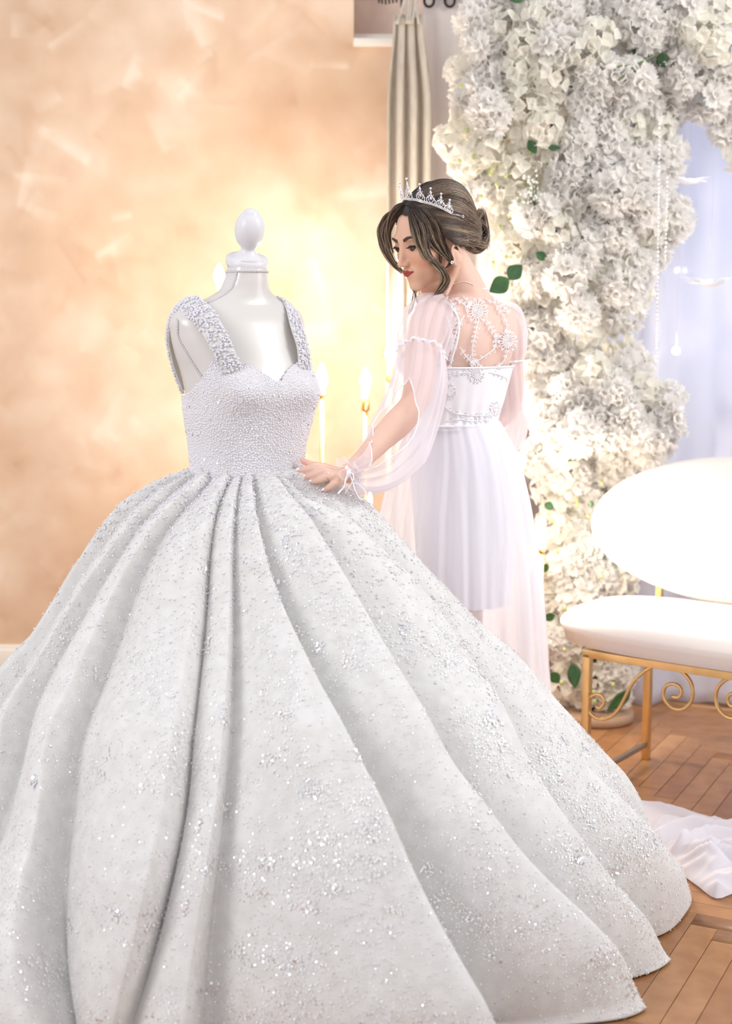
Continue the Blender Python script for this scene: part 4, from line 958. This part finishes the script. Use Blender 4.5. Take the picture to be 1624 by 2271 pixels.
def hstrand(mb, path, r, k, seg=4, root=.25, rough=None):
    n = len(path); t = np.linspace(0, 1, n); rr = r*np.clip(np.minimum(t*12+.4, (1-t)*8+.15), 0, 1)
    V, F = tube(path, rr, seg, caps=False); mb.add(V, F, np.repeat(hcol(k, t, root), seg, 0))
def hair():
    r = np.random.default_rng(21)
    D, F = sphere_dirs(70, 110); g = lambda y: np.interp(y, [-1, -.6, -.3, 0, .25, .5, .72, .8], [-.60, -.60, -.56, -.36, -.10, .30, .60, .68])
    Vl = hsurf(D, -.003); keep = D[:, 2] > g(D[:, 1]); Fk = [f[keep[f].all(1)] for f in F]
    mb = MB(); mb.add(hw(Vl), Fk, DARK*.9); mb_hair = (hw(Vl), Fk)
    # strands from the hairline and the parting back to the bun
    def sweep(ds, dm, de, k, off, rad=.00078, n=24):
        t = np.linspace(0, 1, n)[:, None]; d = (1-t)**2*ds+2*t*(1-t)*dm+t*t*de; p = hsurf(d, 0)
        d2 = nz(p-HRC); p = p+d2*(off*np.sin(np.clip(t*1.1, 0, 1)*pi*.5)); hstrand(mb, hw(p), rad, k)
    for i in range(3000):
        s = 1 if r.random() < .72 else -1; u = r.random()   # u: 0 centre front .. 1 ear
        hl = np.array([np.interp(u, [0, .3, .6, .85, 1], [.02, .34, .66, .86, .92])*s, np.interp(u, [0, .3, .6, .85, 1], [.74, .68, .50, .22, .02]), np.interp(u, [0, .3, .6, .85, 1], [.64, .56, .30, -.08, -.36])])
        rr_ = r.random()
        if rr_ > .80:
            hl = np.array([s*r.uniform(.40, .75), r.uniform(-.1, .35), .80]); mid = np.array([s*r.uniform(.75, 1.0), -.5, r.uniform(.25, .65)]); u = -1
        elif rr_ < .40:    # from the top, behind the tiara
            a = r.uniform(-.1, .55); hl = np.array([s*r.uniform(0, .45), .55-a, .85])
            mid = np.array([s*r.uniform(.25, .75), -.55, .75+r.normal(0, .05)]); u = -1
        else: mid = np.array([s*(.95+.1*u), -.25, np.interp(u, [0, .5, 1], [.50, .02, -.52])+r.normal(0, .04)])
        end = np.array([s*r.uniform(.05, .35), -1, -.30+r.normal(0, .10)-(.12*u if u > 0 else 0)])
        k = np.clip(.62*math.sin((u if u >= 0 else hl[0]*2+hl[1]*3)*22+s)+r.normal(0, .27)-.02, -.9, .9)
        hl = hl+r.normal(0, .02, 3); sweep(hl, mid, end, k, r.uniform(-.001, .0045))
    mb.build('hair', M_hair, WOM)
    # bun: rolled loops
    mb = MB(); bc = np.array([0, -.130, -.030]); mb.add(hw(bc+ICO3[0]*np.array([.034, .030, .041])*.9), ICO3[1], DARK)
    for i in range(620):
        ax = nz(np.array([1, .0, .25])+r.normal(0, .16, 3)); a = nz(np.cross(ax, [0, 0, 1])); b = np.cross(ax, a); t0 = r.uniform(0, 6.28); t = np.linspace(t0, t0+r.uniform(2.0, 4.2), 18); sh = r.uniform(-.98, .98)
        rr = math.sqrt(1-sh*sh*.9); d = ax*sh+rr*(np.cos(t)[:, None]*a+np.sin(t)[:, None]*b); p = bc+d*np.array([.036, .032, .043])*(1+r.uniform(-.03, .07))
        hstrand(mb, hw(p), .0009, np.clip(.7*math.sin(sh*11)+r.normal(0, .35), -1, 1), root=.02)
    for i in range(90):   # the band of hair wrapped over the bun
        o = r.normal(0, .004, 3); pts = np.array([[.062, -.055, .0], [.058, -.095, .012], [.038, -.135, .026], [.010, -.160, .010], [0, -.165, -.030], [.006, -.150, -.068]])+o; hstrand(mb, hw(smooth_path(pts, 20)), .0009, np.clip(r.normal(.1, .5), -1, 1), root=.02)
    mb.build('bun', M_hair, WOM)
    # face-framing locks
    global HBV
    hv, hf = mb_hair; hbv = BVHTree.FromPolygons([Vector(v) for v in hv], [list(map(int, q)) for F_ in hf for q in F_])
    HBV = hbv
    def surfY(px, py, Y):
        d = ray(px, py); best = Y
        for bv in (hbv, BV):
            h = bv.ray_cast(Vector(CAM), Vector(d))
            if h[0] is not None and h[0][1] > 3.3: best = min(best, h[0][1]-.004)
        return best
    def lock(c0, spread, n, depth, k0, sd, rad=.00075, name='lock', wave=2.5, near=True):
        mb = MB(); c0 = np.array(c0, float); nrm = np.gradient(c0[:, :2], axis=0); nrm = nz(np.stack([-nrm[:, 1], nrm[:, 0]], 1))
        for i in range(n):
            u = r.uniform(-1, 1); w = np.array(spread)*u; px = c0[:, :2]+nrm*w[:, None]+r.normal(0, 1.0, (len(c0), 2)); 
            px[:, 0] += wave*np.sin(np.arange(len(c0))*1.3+u)
            Y = c0[:, 2]+r.uniform(-depth, depth)*np.linspace(.3, 1, len(c0)); m_ = int(len(c0)*(1 if r.random() < .7 else .8))
            pts = np.array([P(a, b, surfY(a, b, y+.02)-max(0, Y[0]-3.5)*0-abs(r.normal(0, depth*.4))) if near else P(a, b, y) for (a, b), y in zip(px[:m_], Y[:m_])]); hstrand(mb, smooth_path(pts, 26), rad, np.clip(k0+.7*math.sin(u*9)+r.normal(0, .3), -1, 1), root=.22)
        mb.build(name, M_hair, WOM)
    lock([(908, 456, 3.500), (917, 480, 3.470), (929, 510, 3.452), (938, 540, 3.446), (948, 566, 3.446), (966, 585, 3.446), (981, 604, 3.450), (988, 622, 3.462), (980, 640, 3.478), (966, 655, 3.490)], [4, 13, 17, 14, 11, 9, 8, 8, 7, 3], 260, .010, .30, 1)
    lock([(920, 456, 3.495), (940, 478, 3.462), (956, 505, 3.452), (970, 535, 3.450), (985, 560, 3.455), (1000, 582, 3.462)], [5, 16, 20, 18, 9, 3], 210, .006, -.25, 2)
    lock([(905, 455, 3.515), (880, 466, 3.530), (859, 484, 3.55), (850, 510, 3.56), (853, 540, 3.56), (862, 568, 3.555), (878, 592, 3.55), (893, 606, 3.54)], [3, 5, 8, 11, 12, 10, 6, 2], 110, .012, .35, 3, near=False)
    lock([(906, 452, 3.505), (884, 462, 3.50), (872, 480, 3.515), (866, 500, 3.53), (864, 530, 3.545), (872, 560, 3.55)], [5, 9, 9, 6, 4, 2], 90, .008, -.35, 4, near=False)
    lock([(962, 520, 3.452), (970, 545, 3.448), (977, 570, 3.45), (979, 592, 3.455)], [2, 2, 1.5, .5], 12, .003, -.5, 5, .0008)
    lock([(984, 530, 3.46), (994, 555, 3.455), (1001, 575, 3.458), (998, 588, 3.458), (988, 597, 3.458)], [3, 3, 2.5, 2, 1], 18, .003, -.5, 6, .0009)
    lock([(915, 632, 3.50), (918, 655, 3.50), (913, 678, 3.50), (908, 700, 3.50)], [2, 3, 2, .5], 9, .003, .0, 7, .0007, near=False)
    lock([(925, 632, 3.50), (921, 650, 3.50), (926, 672, 3.50)], [1, 2, .5], 6, .003, -.3, 8, .0007, near=False)
hair()
# ------------------------------------------------------------------ jewellery
def tiara():
    c0 = hw(V3(0, .045, .112)); t = thing('tiara', 'silver crystal tiara with tall peaks in the woman\'s hair', 'tiara', c0)
    bpx = smooth_path(np.array([(912, 449, 0), (924, 450, 0), (938, 454, 0), (957, 459, 0), (977, 467, 0), (998, 478, 0)], float), 31)[:, :2]; near = []
    for x, y in bpx:
        h = HBV.ray_cast(Vector(CAM), Vector(ray(x, y))); near.append(hloc(np.array(h[0])[None])[0] if h[0] else near[-1])
    near = np.array(near); x0 = near[0][0]
    def bp(s):
        q = near[int(round(abs(s)*30))].copy()
        if s < 0: q[0] = 2*x0-q[0]
        p = hsurf(nz(q-HRC)[None], .0045)[0]; return hw(p), nz(nz(p-HRC)@np.stack([Hl, Hf, Hu]))
    S_ = np.linspace(-1, 1, 61); B_ = np.array([bp(s)[0] for s in S_]); O_ = np.array([bp(s)[1] for s in S_]); O2 = O_*np.array([1, 1, .3]); tdir = nz(O2*.25+V3(-.02, 0, 1.))
    m = MB(); m.add(*tube(B_, .0011, 6)); m.add(*tube(B_+tdir*.0042, .0011, 6))
    for k in range(0, 61): m.add(*ellip(B_[k]+tdir[k]*.0021, (.0019,)*3, T=ICO1))
    m.build('band', M_silver, t)
    for s in (1, -1):
        e = B_[-1 if s > 0 else 0]; p1 = hloc(e[None])[0]; p1 = hsurf(nz(p1+V3(0, -.033, -.014)-HRC)[None], .004)[0]; m = MB(); m.add(*tube(np.array([e, (e+hw(p1))/2+Hl*s*.002, hw(p1)]), .0009, 6))
        a = np.linspace(0, 2*pi, 14); m.add(*tube(hw(p1)[None]+.0028*(np.cos(a)[:, None]*Hu+np.sin(a)[:, None]*Hf), .0007, 5, caps=False)); m.build('end_wire', M_silver, t)
    for k, (s, h) in enumerate([(0, .050), (.25, .041), (-.25, .041), (.49, .037), (-.49, .037), (.74, .033), (-.74, .033), (.95, .028), (-.95, .028)]):
        i = int(round((s+1)*30)); b = B_[i]+tdir[i]*.003; up = tdir[i]; sd = nz(B_[min(i+1, 60)]-B_[max(i-1, 0)]); o = np.cross(sd, up); w = .011
        m = MB()
        def q(x, y): return b+sd*x*w+up*y*h
        for sg in (1, -1):
            m.add(*tube(smooth_path(np.array([q(sg*.95, 0), q(sg*.9, .28), q(sg*.35, .42), q(0, .80)]), 12), .0010, 5))
            m.add(*tube(smooth_path(np.array([q(0, .05), q(sg*.5, .18), q(sg*.42, .42), q(0, .52)]), 12), .0009, 5))
            for (x, y, r_) in [(.9, .06, .0020), (.98, .26, .0018), (.72, .38, .0019), (.40, .46, .0017), (.5, .20, .0016), (.18, .70, .0016), (.55, .56, .0013)]: m.add(*ellip(q(sg*x, y), (r_,)*3, T=ICO1))
        m.add(*ellip(q(0, .80), (.0017,)*3, T=ICO1)); m.add(*ellip(q(0, .95), (.0030,)*3, T=ICO2)); m.build('peak', M_gem, t, smooth=False)
        m = MB(); m.add(*ellip(q(0, .32), (.0034, .0022, .0056), np.stack([sd, o, up], 1), ICO1)); m.build('centre_stone', M_gempink if k < 3 else M_gem, t, smooth=False)
tiara()
p0 = P(1003, 582, 3.452); t = thing('earring', 'small crystal stud earring on the woman\'s ear', 'earring', p0)
for k in range(6): m = MB() if k == 0 else m; m.add(*ellip(p0+.0028*V3(math.cos(k), 0, math.sin(k)), (.0018,)*3, T=ICO1))
m.build('stones', M_gem, t, smooth=False); m = MB(); m.add(*tube(np.array([p0, p0+V3(-.003, .02, 0)]), .0006, 5)); m.build('post', M_silver, t)
def chain(name, label, cat, pts, r, bead, step, closed=False):
    t = thing(name, label, cat, pts[0]); L_ = np.linalg.norm(np.diff(pts, axis=0), axis=1).sum(); n = int(L_/step); p = smooth_path(pts, n)
    m = MB(); m.add(*tube(p, r*.5, 5)); m.build('chain', M_silver, t); m = MB()
    for x in p: m.add(*ellip(x, (bead,)*3, T=ICO1))
    m.build('links', M_gem, t, smooth=False, kind='stuff'); return t
pts = []
for x, y in [(990, 646), (998, 636), (1008, 629), (1018, 625.5), (1030, 624.5), (1040, 627), (1050, 632)]:
    h = onpix(BV, x, y, .0015)
    if h: pts.append(h[0])
chain('necklace', 'thin silver chain necklace at the back of the woman\'s neck', 'necklace', np.array(pts), .001, .0011, .0028)
d = nz(armL[-1]-armL[-4]); c = LW-d*.006; a = np.linspace(0, 2*pi, 40); u = nz(np.cross(d, V3(0, 0, 1))); v = np.cross(d, u); pts = c+.0238*(np.cos(a)[:, None]*u+np.sin(a)[:, None]*v)
chain('bracelet', 'sparkling crystal bracelet around the woman\'s wrist', 'bracelet', pts, .0012, .0016, .0034)
rp = [P(*x) for x in HANDP['ring_finger']]; c = rp[1]*.35+rp[2]*.65; c = rp[1]*.75+rp[2]*.25; d = nz(rp[2]-rp[1]); u = nz(np.cross(d, V3(0, 0, 1))); v = np.cross(d, u); t = thing('ring', 'gold ring with small stone on the woman\'s ring finger', 'ring', c)
m = MB(); m.add(*tube(c+.0098*(np.cos(a)[:, None]*u+np.sin(a)[:, None]*v), .0010, 6, caps=False)); m.build('band', M_gold, t); m = MB(); m.add(*ellip(c+nz(V3(0, -.5, .8))*.0112, (.0024,)*3, T=ICO1)); m.build('stone', M_gem, t, smooth=False)
# ------------------------------------------------------------------ the robe (clothing: a part of the woman)
def robe():
    th = np.linspace(0, 2*pi, 121); Tn = lambda n: np.repeat(th[None], n, 0)
    ys = np.linspace(812, 640, 50)[:, None]*np.ones((1, 121)); ys[:, :] = ys; Gy = tor(ys, Tn(50), .0030)
    RB = part('robe', Gy.reshape(-1, 3), gridF(50, 121), M_tulle, WOM, label='sheer white robe with lace yoke and chiffon sleeves')
    top = np.where(np.sin(th) > 0, 790-6*np.sin(th), 812); nb = 40; ys = 948+(top[None]-948)*np.linspace(0, 1, nb)[:, None]
    fold = .0022*np.sin(th*26+np.sin(th*3))[None]*np.linspace(1, 0, nb)[:, None]
    Gb = tor(ys, Tn(nb), .0075+fold); part('bodice', Gb.reshape(-1, 3), gridF(nb, 121), M_satin, RB)
    m = MB(); m.add(*tube(Gb[-1]+V3(0, 0, .0), .0022, 6, flat=1.6)); m.build('top_trim', M_satin, RB)
    m = MB(); m.add(*tube(tor(np.full(121, 641.), th, .0045), .0026, 6)); m.build('neckline', M_satin, RB)
    # lace drawn on the back yoke
    bv = BVHTree.FromPolygons([Vector(v) for v in np.concatenate([Gy.reshape(-1, 3), Gb.reshape(-1, 3)])], np.concatenate([gridF(50, 121), gridF(nb, 121)+6050]).tolist())
    r = np.random.default_rng(4); mb = MB()
    def ln(pts, rad=.0011, n=None):
        pts = np.array(pts, float); pts = smooth_path(np.c_[pts, np.zeros(len(pts))], n or max(8, len(pts)*4))[:, :2]; out = []
        for x, y in pts:
            h = onpix(bv, x, y, .0016)
            if h is None: break
            out.append(h[0])
        if len(out) > 3: mb.add(*tube(np.array(out), rad, 5))
    def loop(x, y, a, l, w, rad=.0009):
        t = np.linspace(0, 2*pi, 12); u = l*.5*(1-np.cos(t)); v = w*.5*np.sin(t); ln(np.stack([x+u*math.cos(a)-v*math.sin(a), y+u*math.sin(a)+v*math.cos(a)], 1), rad, 18)
    def rose(x, y, R):
        for k in (.16, .34, .54, .75): ln([(x+R*k*math.cos(t)*.8*(1+.06*math.sin(5*t)), y+R*k*math.sin(t)*(1+.06*math.sin(5*t))) for t in np.linspace(0, 2*pi, 22)], .0014, 30)
        for k in range(9):
            a = k*2*pi/9+.2; loop(x+R*.72*math.cos(a)*.8, y+R*.72*math.sin(a), a, R*.62, R*.36, .0011)
        for k in range(14):
            a = k*2*pi/14; loop(x+R*1.25*math.cos(a)*.8, y+R*1.25*math.sin(a), a, R*.28, R*.2)
    def vine(pts, every=10, sz=7):
        ln(pts, .0012); p = smooth_path(np.c_[np.array(pts, float), np.zeros(len(pts))], 60)[:, :2]; d = np.gradient(p, axis=0)
        s = 0; 
        for i in range(1, 60):
            s += np.linalg.norm(p[i]-p[i-1])
            if s > every:
                s = 0; a = math.atan2(d[i][1], d[i][0])
                for sg in ((1, -1) if r.random() < .55 else (r.choice([1, -1]),)): loop(p[i][0], p[i][1], a+sg*r.uniform(.7, 1.2), sz*r.uniform(.8, 1.3), sz*.45)
        a = math.atan2(d[-1][1], d[-1][0])
        for k in (-1, 0, 1): loop(p[-1][0], p[-1][1], a+k*.9, sz*1.1, sz*.6)
    rose(1059, 690, 19); rose(1126, 757, 17); rose(1057, 828, 15); rose(998, 868, 12); rose(1100, 905, 10)
    for v in [[(980, 655), (1000, 668), (1012, 690), (1016, 715), (1010, 745), (1003, 770), (1000, 795)], [(1025, 655), (1040, 672)], [(1075, 662), (1095, 672), (1110, 690), (1122, 715), (1126, 735)], [(1060, 715), (1054, 745), (1047, 775), (1050, 800)], [(1078, 706), (1090, 730), (1100, 745)], [(1100, 745), (1098, 770), (1075, 790), (1060, 800)],
              [(1126, 780), (1118, 800), (1108, 812)], [(1030, 700), (1022, 715)], [(1000, 800), (996, 812)], [(990, 700), (1003, 740), (1006, 770)], [(1020, 770), (1035, 792), (1045, 803)], [(985, 836), (1005, 832), (1030, 826)], [(1085, 826), (1110, 832), (1125, 840)],
              [(985, 900), (1005, 915), (1030, 920), (1060, 922), (1090, 920), (1104, 915)], [(990, 935), (1020, 930), (1045, 934), (1080, 930)], [(1000, 660), (1020, 668), (1035, 680)], [(1090, 655), (1105, 668), (1125, 690)], [(890, 760), (880, 780), (884, 800)], [(875, 820), (868, 850), (880, 870)]]: vine(v)
    mb.build('lace', M_thread, RB)
    m = MB()   # strap seen through the tulle
    pts = [onpix(bv, x, y, .0012) for x, y in [(990, 668), (1005, 685), (1016, 705), (1018, 735), (1012, 765), (1004, 790), (1000, 808)]]; pts = np.array([p[0] for p in pts if p])
    m.add(*tube(smooth_path(pts, 30), .0030, 6, flat=.5)); m.build('strap', M_satin, RB)
    # ---- skirts
    def skirt(name, rows, ze, nf, amp, mat_, seed, dr=.82, Yc=WYc, n=150, bottom=None):
        rows = np.array(rows, float); ny = 110; y = np.linspace(rows[0, 0], rows[-1, 0], ny); l = interp_rings([tuple(q) for q in rows], y); L_, R_ = l[0], l[1]
        a = np.linspace(0, 2*pi, n*3); r = np.random.default_rng(seed); ph = r.uniform(0, 6, 4); G = np.zeros((ny, n*3, 3))
        for i in range(ny):
            c = P((L_[i]+R_[i])/2, y[i], Yc); e = P(R_[i], y[i], Yc); hw_ = (e-c)[0]; t = i/(ny-1); f = amp*min(1, .25+t*1.6)*(np.sin(a*nf+ph[0]+.8*np.sin(a*3+t))+.5*np.sin(a*nf*1.7+ph[1]+t*2))
            G[i, :, 0] = c[0]+(hw_+f)*np.cos(a); G[i, :, 1] = c[1]-(hw_*dr+f)*np.sin(a); G[i, :, 2] = max(c[2], .006)
        o = part(name, G.reshape(-1, 3), gridF(ny, n*3), mat_, RB); return o
    skirt('slip', [(935, 911, 1100), (1000, 906, 1122), (1080, 914, 1136), (1200, 924, 1138), (1335, 934, 1128)], 0, 18, .0030, M_satin, 1, .95)
    skirt('outer_skirt', [(935, 903, 1108), (1000, 884, 1142), (1085, 858, 1166), (1180, 838, 1183), (1300, 824, 1198), (1450, 812, 1208), (1600, 805, 1222), (1750, 800, 1240), (1905, 795, 1255)], 0, 24, .0075, M_chiffon2, 2, 1.0)
    m = MB(); m.add(*tube(tor(np.full(121, 938.), th, .011), .0035, 6)); m.build('waist_band', M_satin, RB)
    # ---- sleeves
    def sleeve(name, path, rad, slit=None, c_dir=V3(-.3, -1, .2), nf=16, amp=.0025, seed=0, lo=0., hi=1., mat_=M_chiffon):
        n = 110; path = smooth_path(np.array(path), n); t = np.linspace(0, 1, n); rr = np.interp(t, np.linspace(0, 1, len(rad)) if not isinstance(rad, tuple) else rad[0], rad if not isinstance(rad, tuple) else rad[1])
        for _ in range(3): rr[1:-1] = (rr[:-2]+rr[1:-1]*2+rr[2:])/4
        T_, N_, B_ = frames(path); r = np.random.default_rng(seed); ph = r.uniform(0, 6, 3); m_ = 120; G = np.zeros((n, m_, 3))
        for i in range(n):
            cd = c_dir-np.dot(c_dir, T_[i])*T_[i]; a0 = math.atan2(np.dot(cd, B_[i]), np.dot(cd, N_[i])); w = slit(t[i]) if slit else 0.
            a = a0+w+np.linspace(0, 1, m_)*(2*pi-2*w); f = amp*(np.sin(a*nf+ph[0]+2*t[i])+.6*np.sin(a*round(nf*.43)+ph[1]-3*t[i])); R_ = rr[i]+f*min(1, rr[i]/.03)
            G[i] = path[i]+(R_[:, None])*(np.cos(a)[:, None]*N_[i]+np.sin(a)[:, None]*B_[i])
        o = part(name, G.reshape(-1, 3), gridF(n, m_), mat_, RB)
        if slit:
            m = MB()
            idx = [i for i in range(n) if slit(t[i]) > .01]; i0, i1 = max(0, idx[0]-1), min(n, idx[-1]+2)
            for e in (0, -1):
                pth = G[i0:i1, e].copy(); 
                m.add(*tube(smooth_path(pth[::3], 70), .0014, 6))
            m.build('slit_hem', M_satin, RB)
        return G
    # upper puffs
    G1 = sleeve('sleeve_puff', [P(985, 672, 3.53), P(960, 706, 3.505), P(942, 745, 3.475-gap*.2), P(935, 784, 3.455-gap*.32)], ([0, .15, .4, .75, 1], [.030, .054, .066, .064, .054]), nf=15, amp=.0055, seed=1)
    G2 = sleeve('sleeve_puff', [P(1104, 682, 3.68), P(1118, 712, 3.70), P(1122, 755, 3.70), P(1124, 802, 3.70)], ([0, .2, .5, .8, 1], [.030, .050, .056, .052, .043]), nf=15, amp=.003, seed=2)
    for G in (G1, G2):
        m = MB(); m.add(*tube(G[-1], .0030, 6)); m.build('gathered_band', M_thread, RB)
    sl = lambda t: 0 if t < .26 or t > .93 else .80*math.sin((t-.26)/.67*pi)**.8
    sleeve('lower_sleeve', [P(935, 784, 3.455-gap*.32), P(929, 850, 3.415-gap*.5), P(905, 930, 3.385-gap*.55), P(868, 1003, 3.35-gap*.75), P(820, 1048, 3.318-gap*.9), P(776, 1058, 3.302-gap)], ([0, .15, .4, .62, .8, .93, 1], [.054, .060, .066, .072, .058, .038, .0225]), sl, V3(-.42, -1, .25), 13, .0055, 3)
    sleeve('lower_sleeve', [P(1124, 802, 3.70), P(1127, 860, 3.70), P(1128, 920, 3.71), P(1118, 975, 3.74), P(1070, 985, 3.80)], ([0, .2, .5, .75, 1], [.043, .044, .050, .046, .026]), nf=11, amp=.003, seed=4)
    # ruffled cuff and the ribbon bow
    d = nz(LW-armL[-6]); u = nz(np.cross(d, V3(0, 0, 1))); v = np.cross(d, u); c = P(777, 1057, 3.302-gap); a = np.linspace(0, 2*pi, 120); G = []
    for k, (s, R_) in enumerate([(0, .0225), (.006, .027), (.013, .034), (.020, .040)]):
        G.append(c+d*(s*.6+.004*np.sin(a*9)[:, None]*k/3)-V3(0, 0, -.004*k)+(R_+.004*k/3*np.sin(a*7+1)[:, None])*(np.cos(a)[:, None]*u+np.sin(a)[:, None]*v))
    # cuff flares back toward the elbow above the wrist
    part('cuff_frill', np.array(G).reshape(-1, 3)-d*.012, gridF(4, 120), M_chiffon, RB)
    m = MB(); rb = lambda pts, w=.0024: m.add(*tube(smooth_path(np.array([P(p[0], p[1], p[2]-gap) for p in pts]), 40), w, 6, flat=.35))
    m.add(*tube(c+.0245*(np.cos(a[::4])[:, None]*u+np.sin(a[::4])[:, None]*v), .0026, 6, flat=.5))
    rb([(774, 1050, 3.275), (764, 1041, 3.268), (754, 1047, 3.266), (755, 1058, 3.266), (766, 1064, 3.27), (775, 1056, 3.272)], .0017)
    rb([(774, 1048, 3.272), (783, 1050, 3.262), (784, 1062, 3.262), (776, 1078, 3.264), (768, 1090, 3.268), (766, 1094, 3.27)])
    rb([(772, 1050, 3.27), (766, 1066, 3.262), (763, 1080, 3.262), (755, 1089, 3.264), (750, 1095, 3.262)])
    rb([(778, 1056, 3.27), (784, 1074, 3.265), (790, 1092, 3.265), (802, 1107, 3.27), (811, 1105, 3.27), (810, 1090, 3.272), (800, 1078, 3.275), (785, 1070, 3.275)], .0016)
    m.add(*ellip(P(774, 1050, 3.268-gap), (.006, .005, .009), T=ICO2)); m.add(*ellip(P(769, 1038, 3.27-gap), (.0035, .003, .006), T=ICO2)); m.build('ribbon_bow', M_satin, RB)
    # ---- train lying on the floor
    poly = [(1200, 1770), (1385, 1800), (1450, 1798), (1520, 1808), (1580, 1822), (1624, 1836), (1760, 1862), (1850, 1930), (1800, 1985), (1700, 2002), (1640, 1984), (1592, 1998), (1545, 1968), (1500, 1935), (1430, 1890), (1200, 1870)]
    W2 = [tuple(PZ(x, y)[:2]) for x, y in poly]; Wp = np.array([(a, b, 0) for a, b in W2+W2[:1]]); Wp = smooth_path(Wp, 120)[:-1, :2]; st = .0055; x0, y0 = Wp.min(0)-.01; x1, y1 = Wp.max(0)+.01
    xs = np.arange(x0, x1, st); ysr = np.arange(y0, y1, st); X, Y = np.meshgrid(xs, ysr, indexing='ij'); ED = np.full(X.shape, 1e9); IN = np.zeros(X.shape, bool); NX, NY = X.copy(), Y.copy()
    for i in range(len(Wp)):
        a_, b_ = Wp[i-1], Wp[i]; ab = b_-a_; s = np.clip(((X-a_[0])*ab[0]+(Y-a_[1])*ab[1])/(ab@ab+1e-12), 0, 1); qx, qy = a_[0]+s*ab[0], a_[1]+s*ab[1]; dd = np.hypot(X-qx, Y-qy); cl = dd < ED
        NX = np.where(cl, qx, NX); NY = np.where(cl, qy, NY); ED = np.minimum(ED, dd)
        IN ^= ((b_[1] > Y) != (a_[1] > Y)) & (X < (a_[0]-b_[0])*(Y-b_[1])/(a_[1]-b_[1]+1e-12)+b_[0])
    e = np.where(IN, np.clip(ED/.05, 0, 1), 0)**.7; XX = np.where(IN, X, NX); YY = np.where(IN, Y, NY)
    warp = .5*np.sin(X*9+Y*4)+.35*np.sin(Y*17-X*6)+.25*np.sin(X*23+Y*13); cur = Y*21+X*5+2.8*warp; cur2 = Y*47-X*9+4*warp+1.3
    rg = lambda q: (1-np.abs(np.sin(q)))**1.6
    Zt = .006+e*(.012+.034*rg(cur)+.016*rg(cur2)+.020*(.5+.5*np.sin(X*11-Y*8+warp)))
    ruf = np.exp(-(((X-PZ(1600, 1925)[0])/.10)**2+((Y-PZ(1600, 1925)[1])/.08)**2)); Zt += ruf*.022*(1+np.sin(X*85+5*np.sin(Y*40)))*e
    Zt += .004*e*np.sin(NX*60+NY*50)*np.clip(1-ED/.06, 0, 1)
    F = gridF(len(xs), len(ysr)); k = IN.ravel()[F].any(1); X, Y = XX, YY
    o = part('train', np.stack([X, Y, Zt], -1).reshape(-1, 3), F[k], mat('train_chiffon', (.88, .86, .92), .8, translucent=.25, transp=.06), RB)
robe()
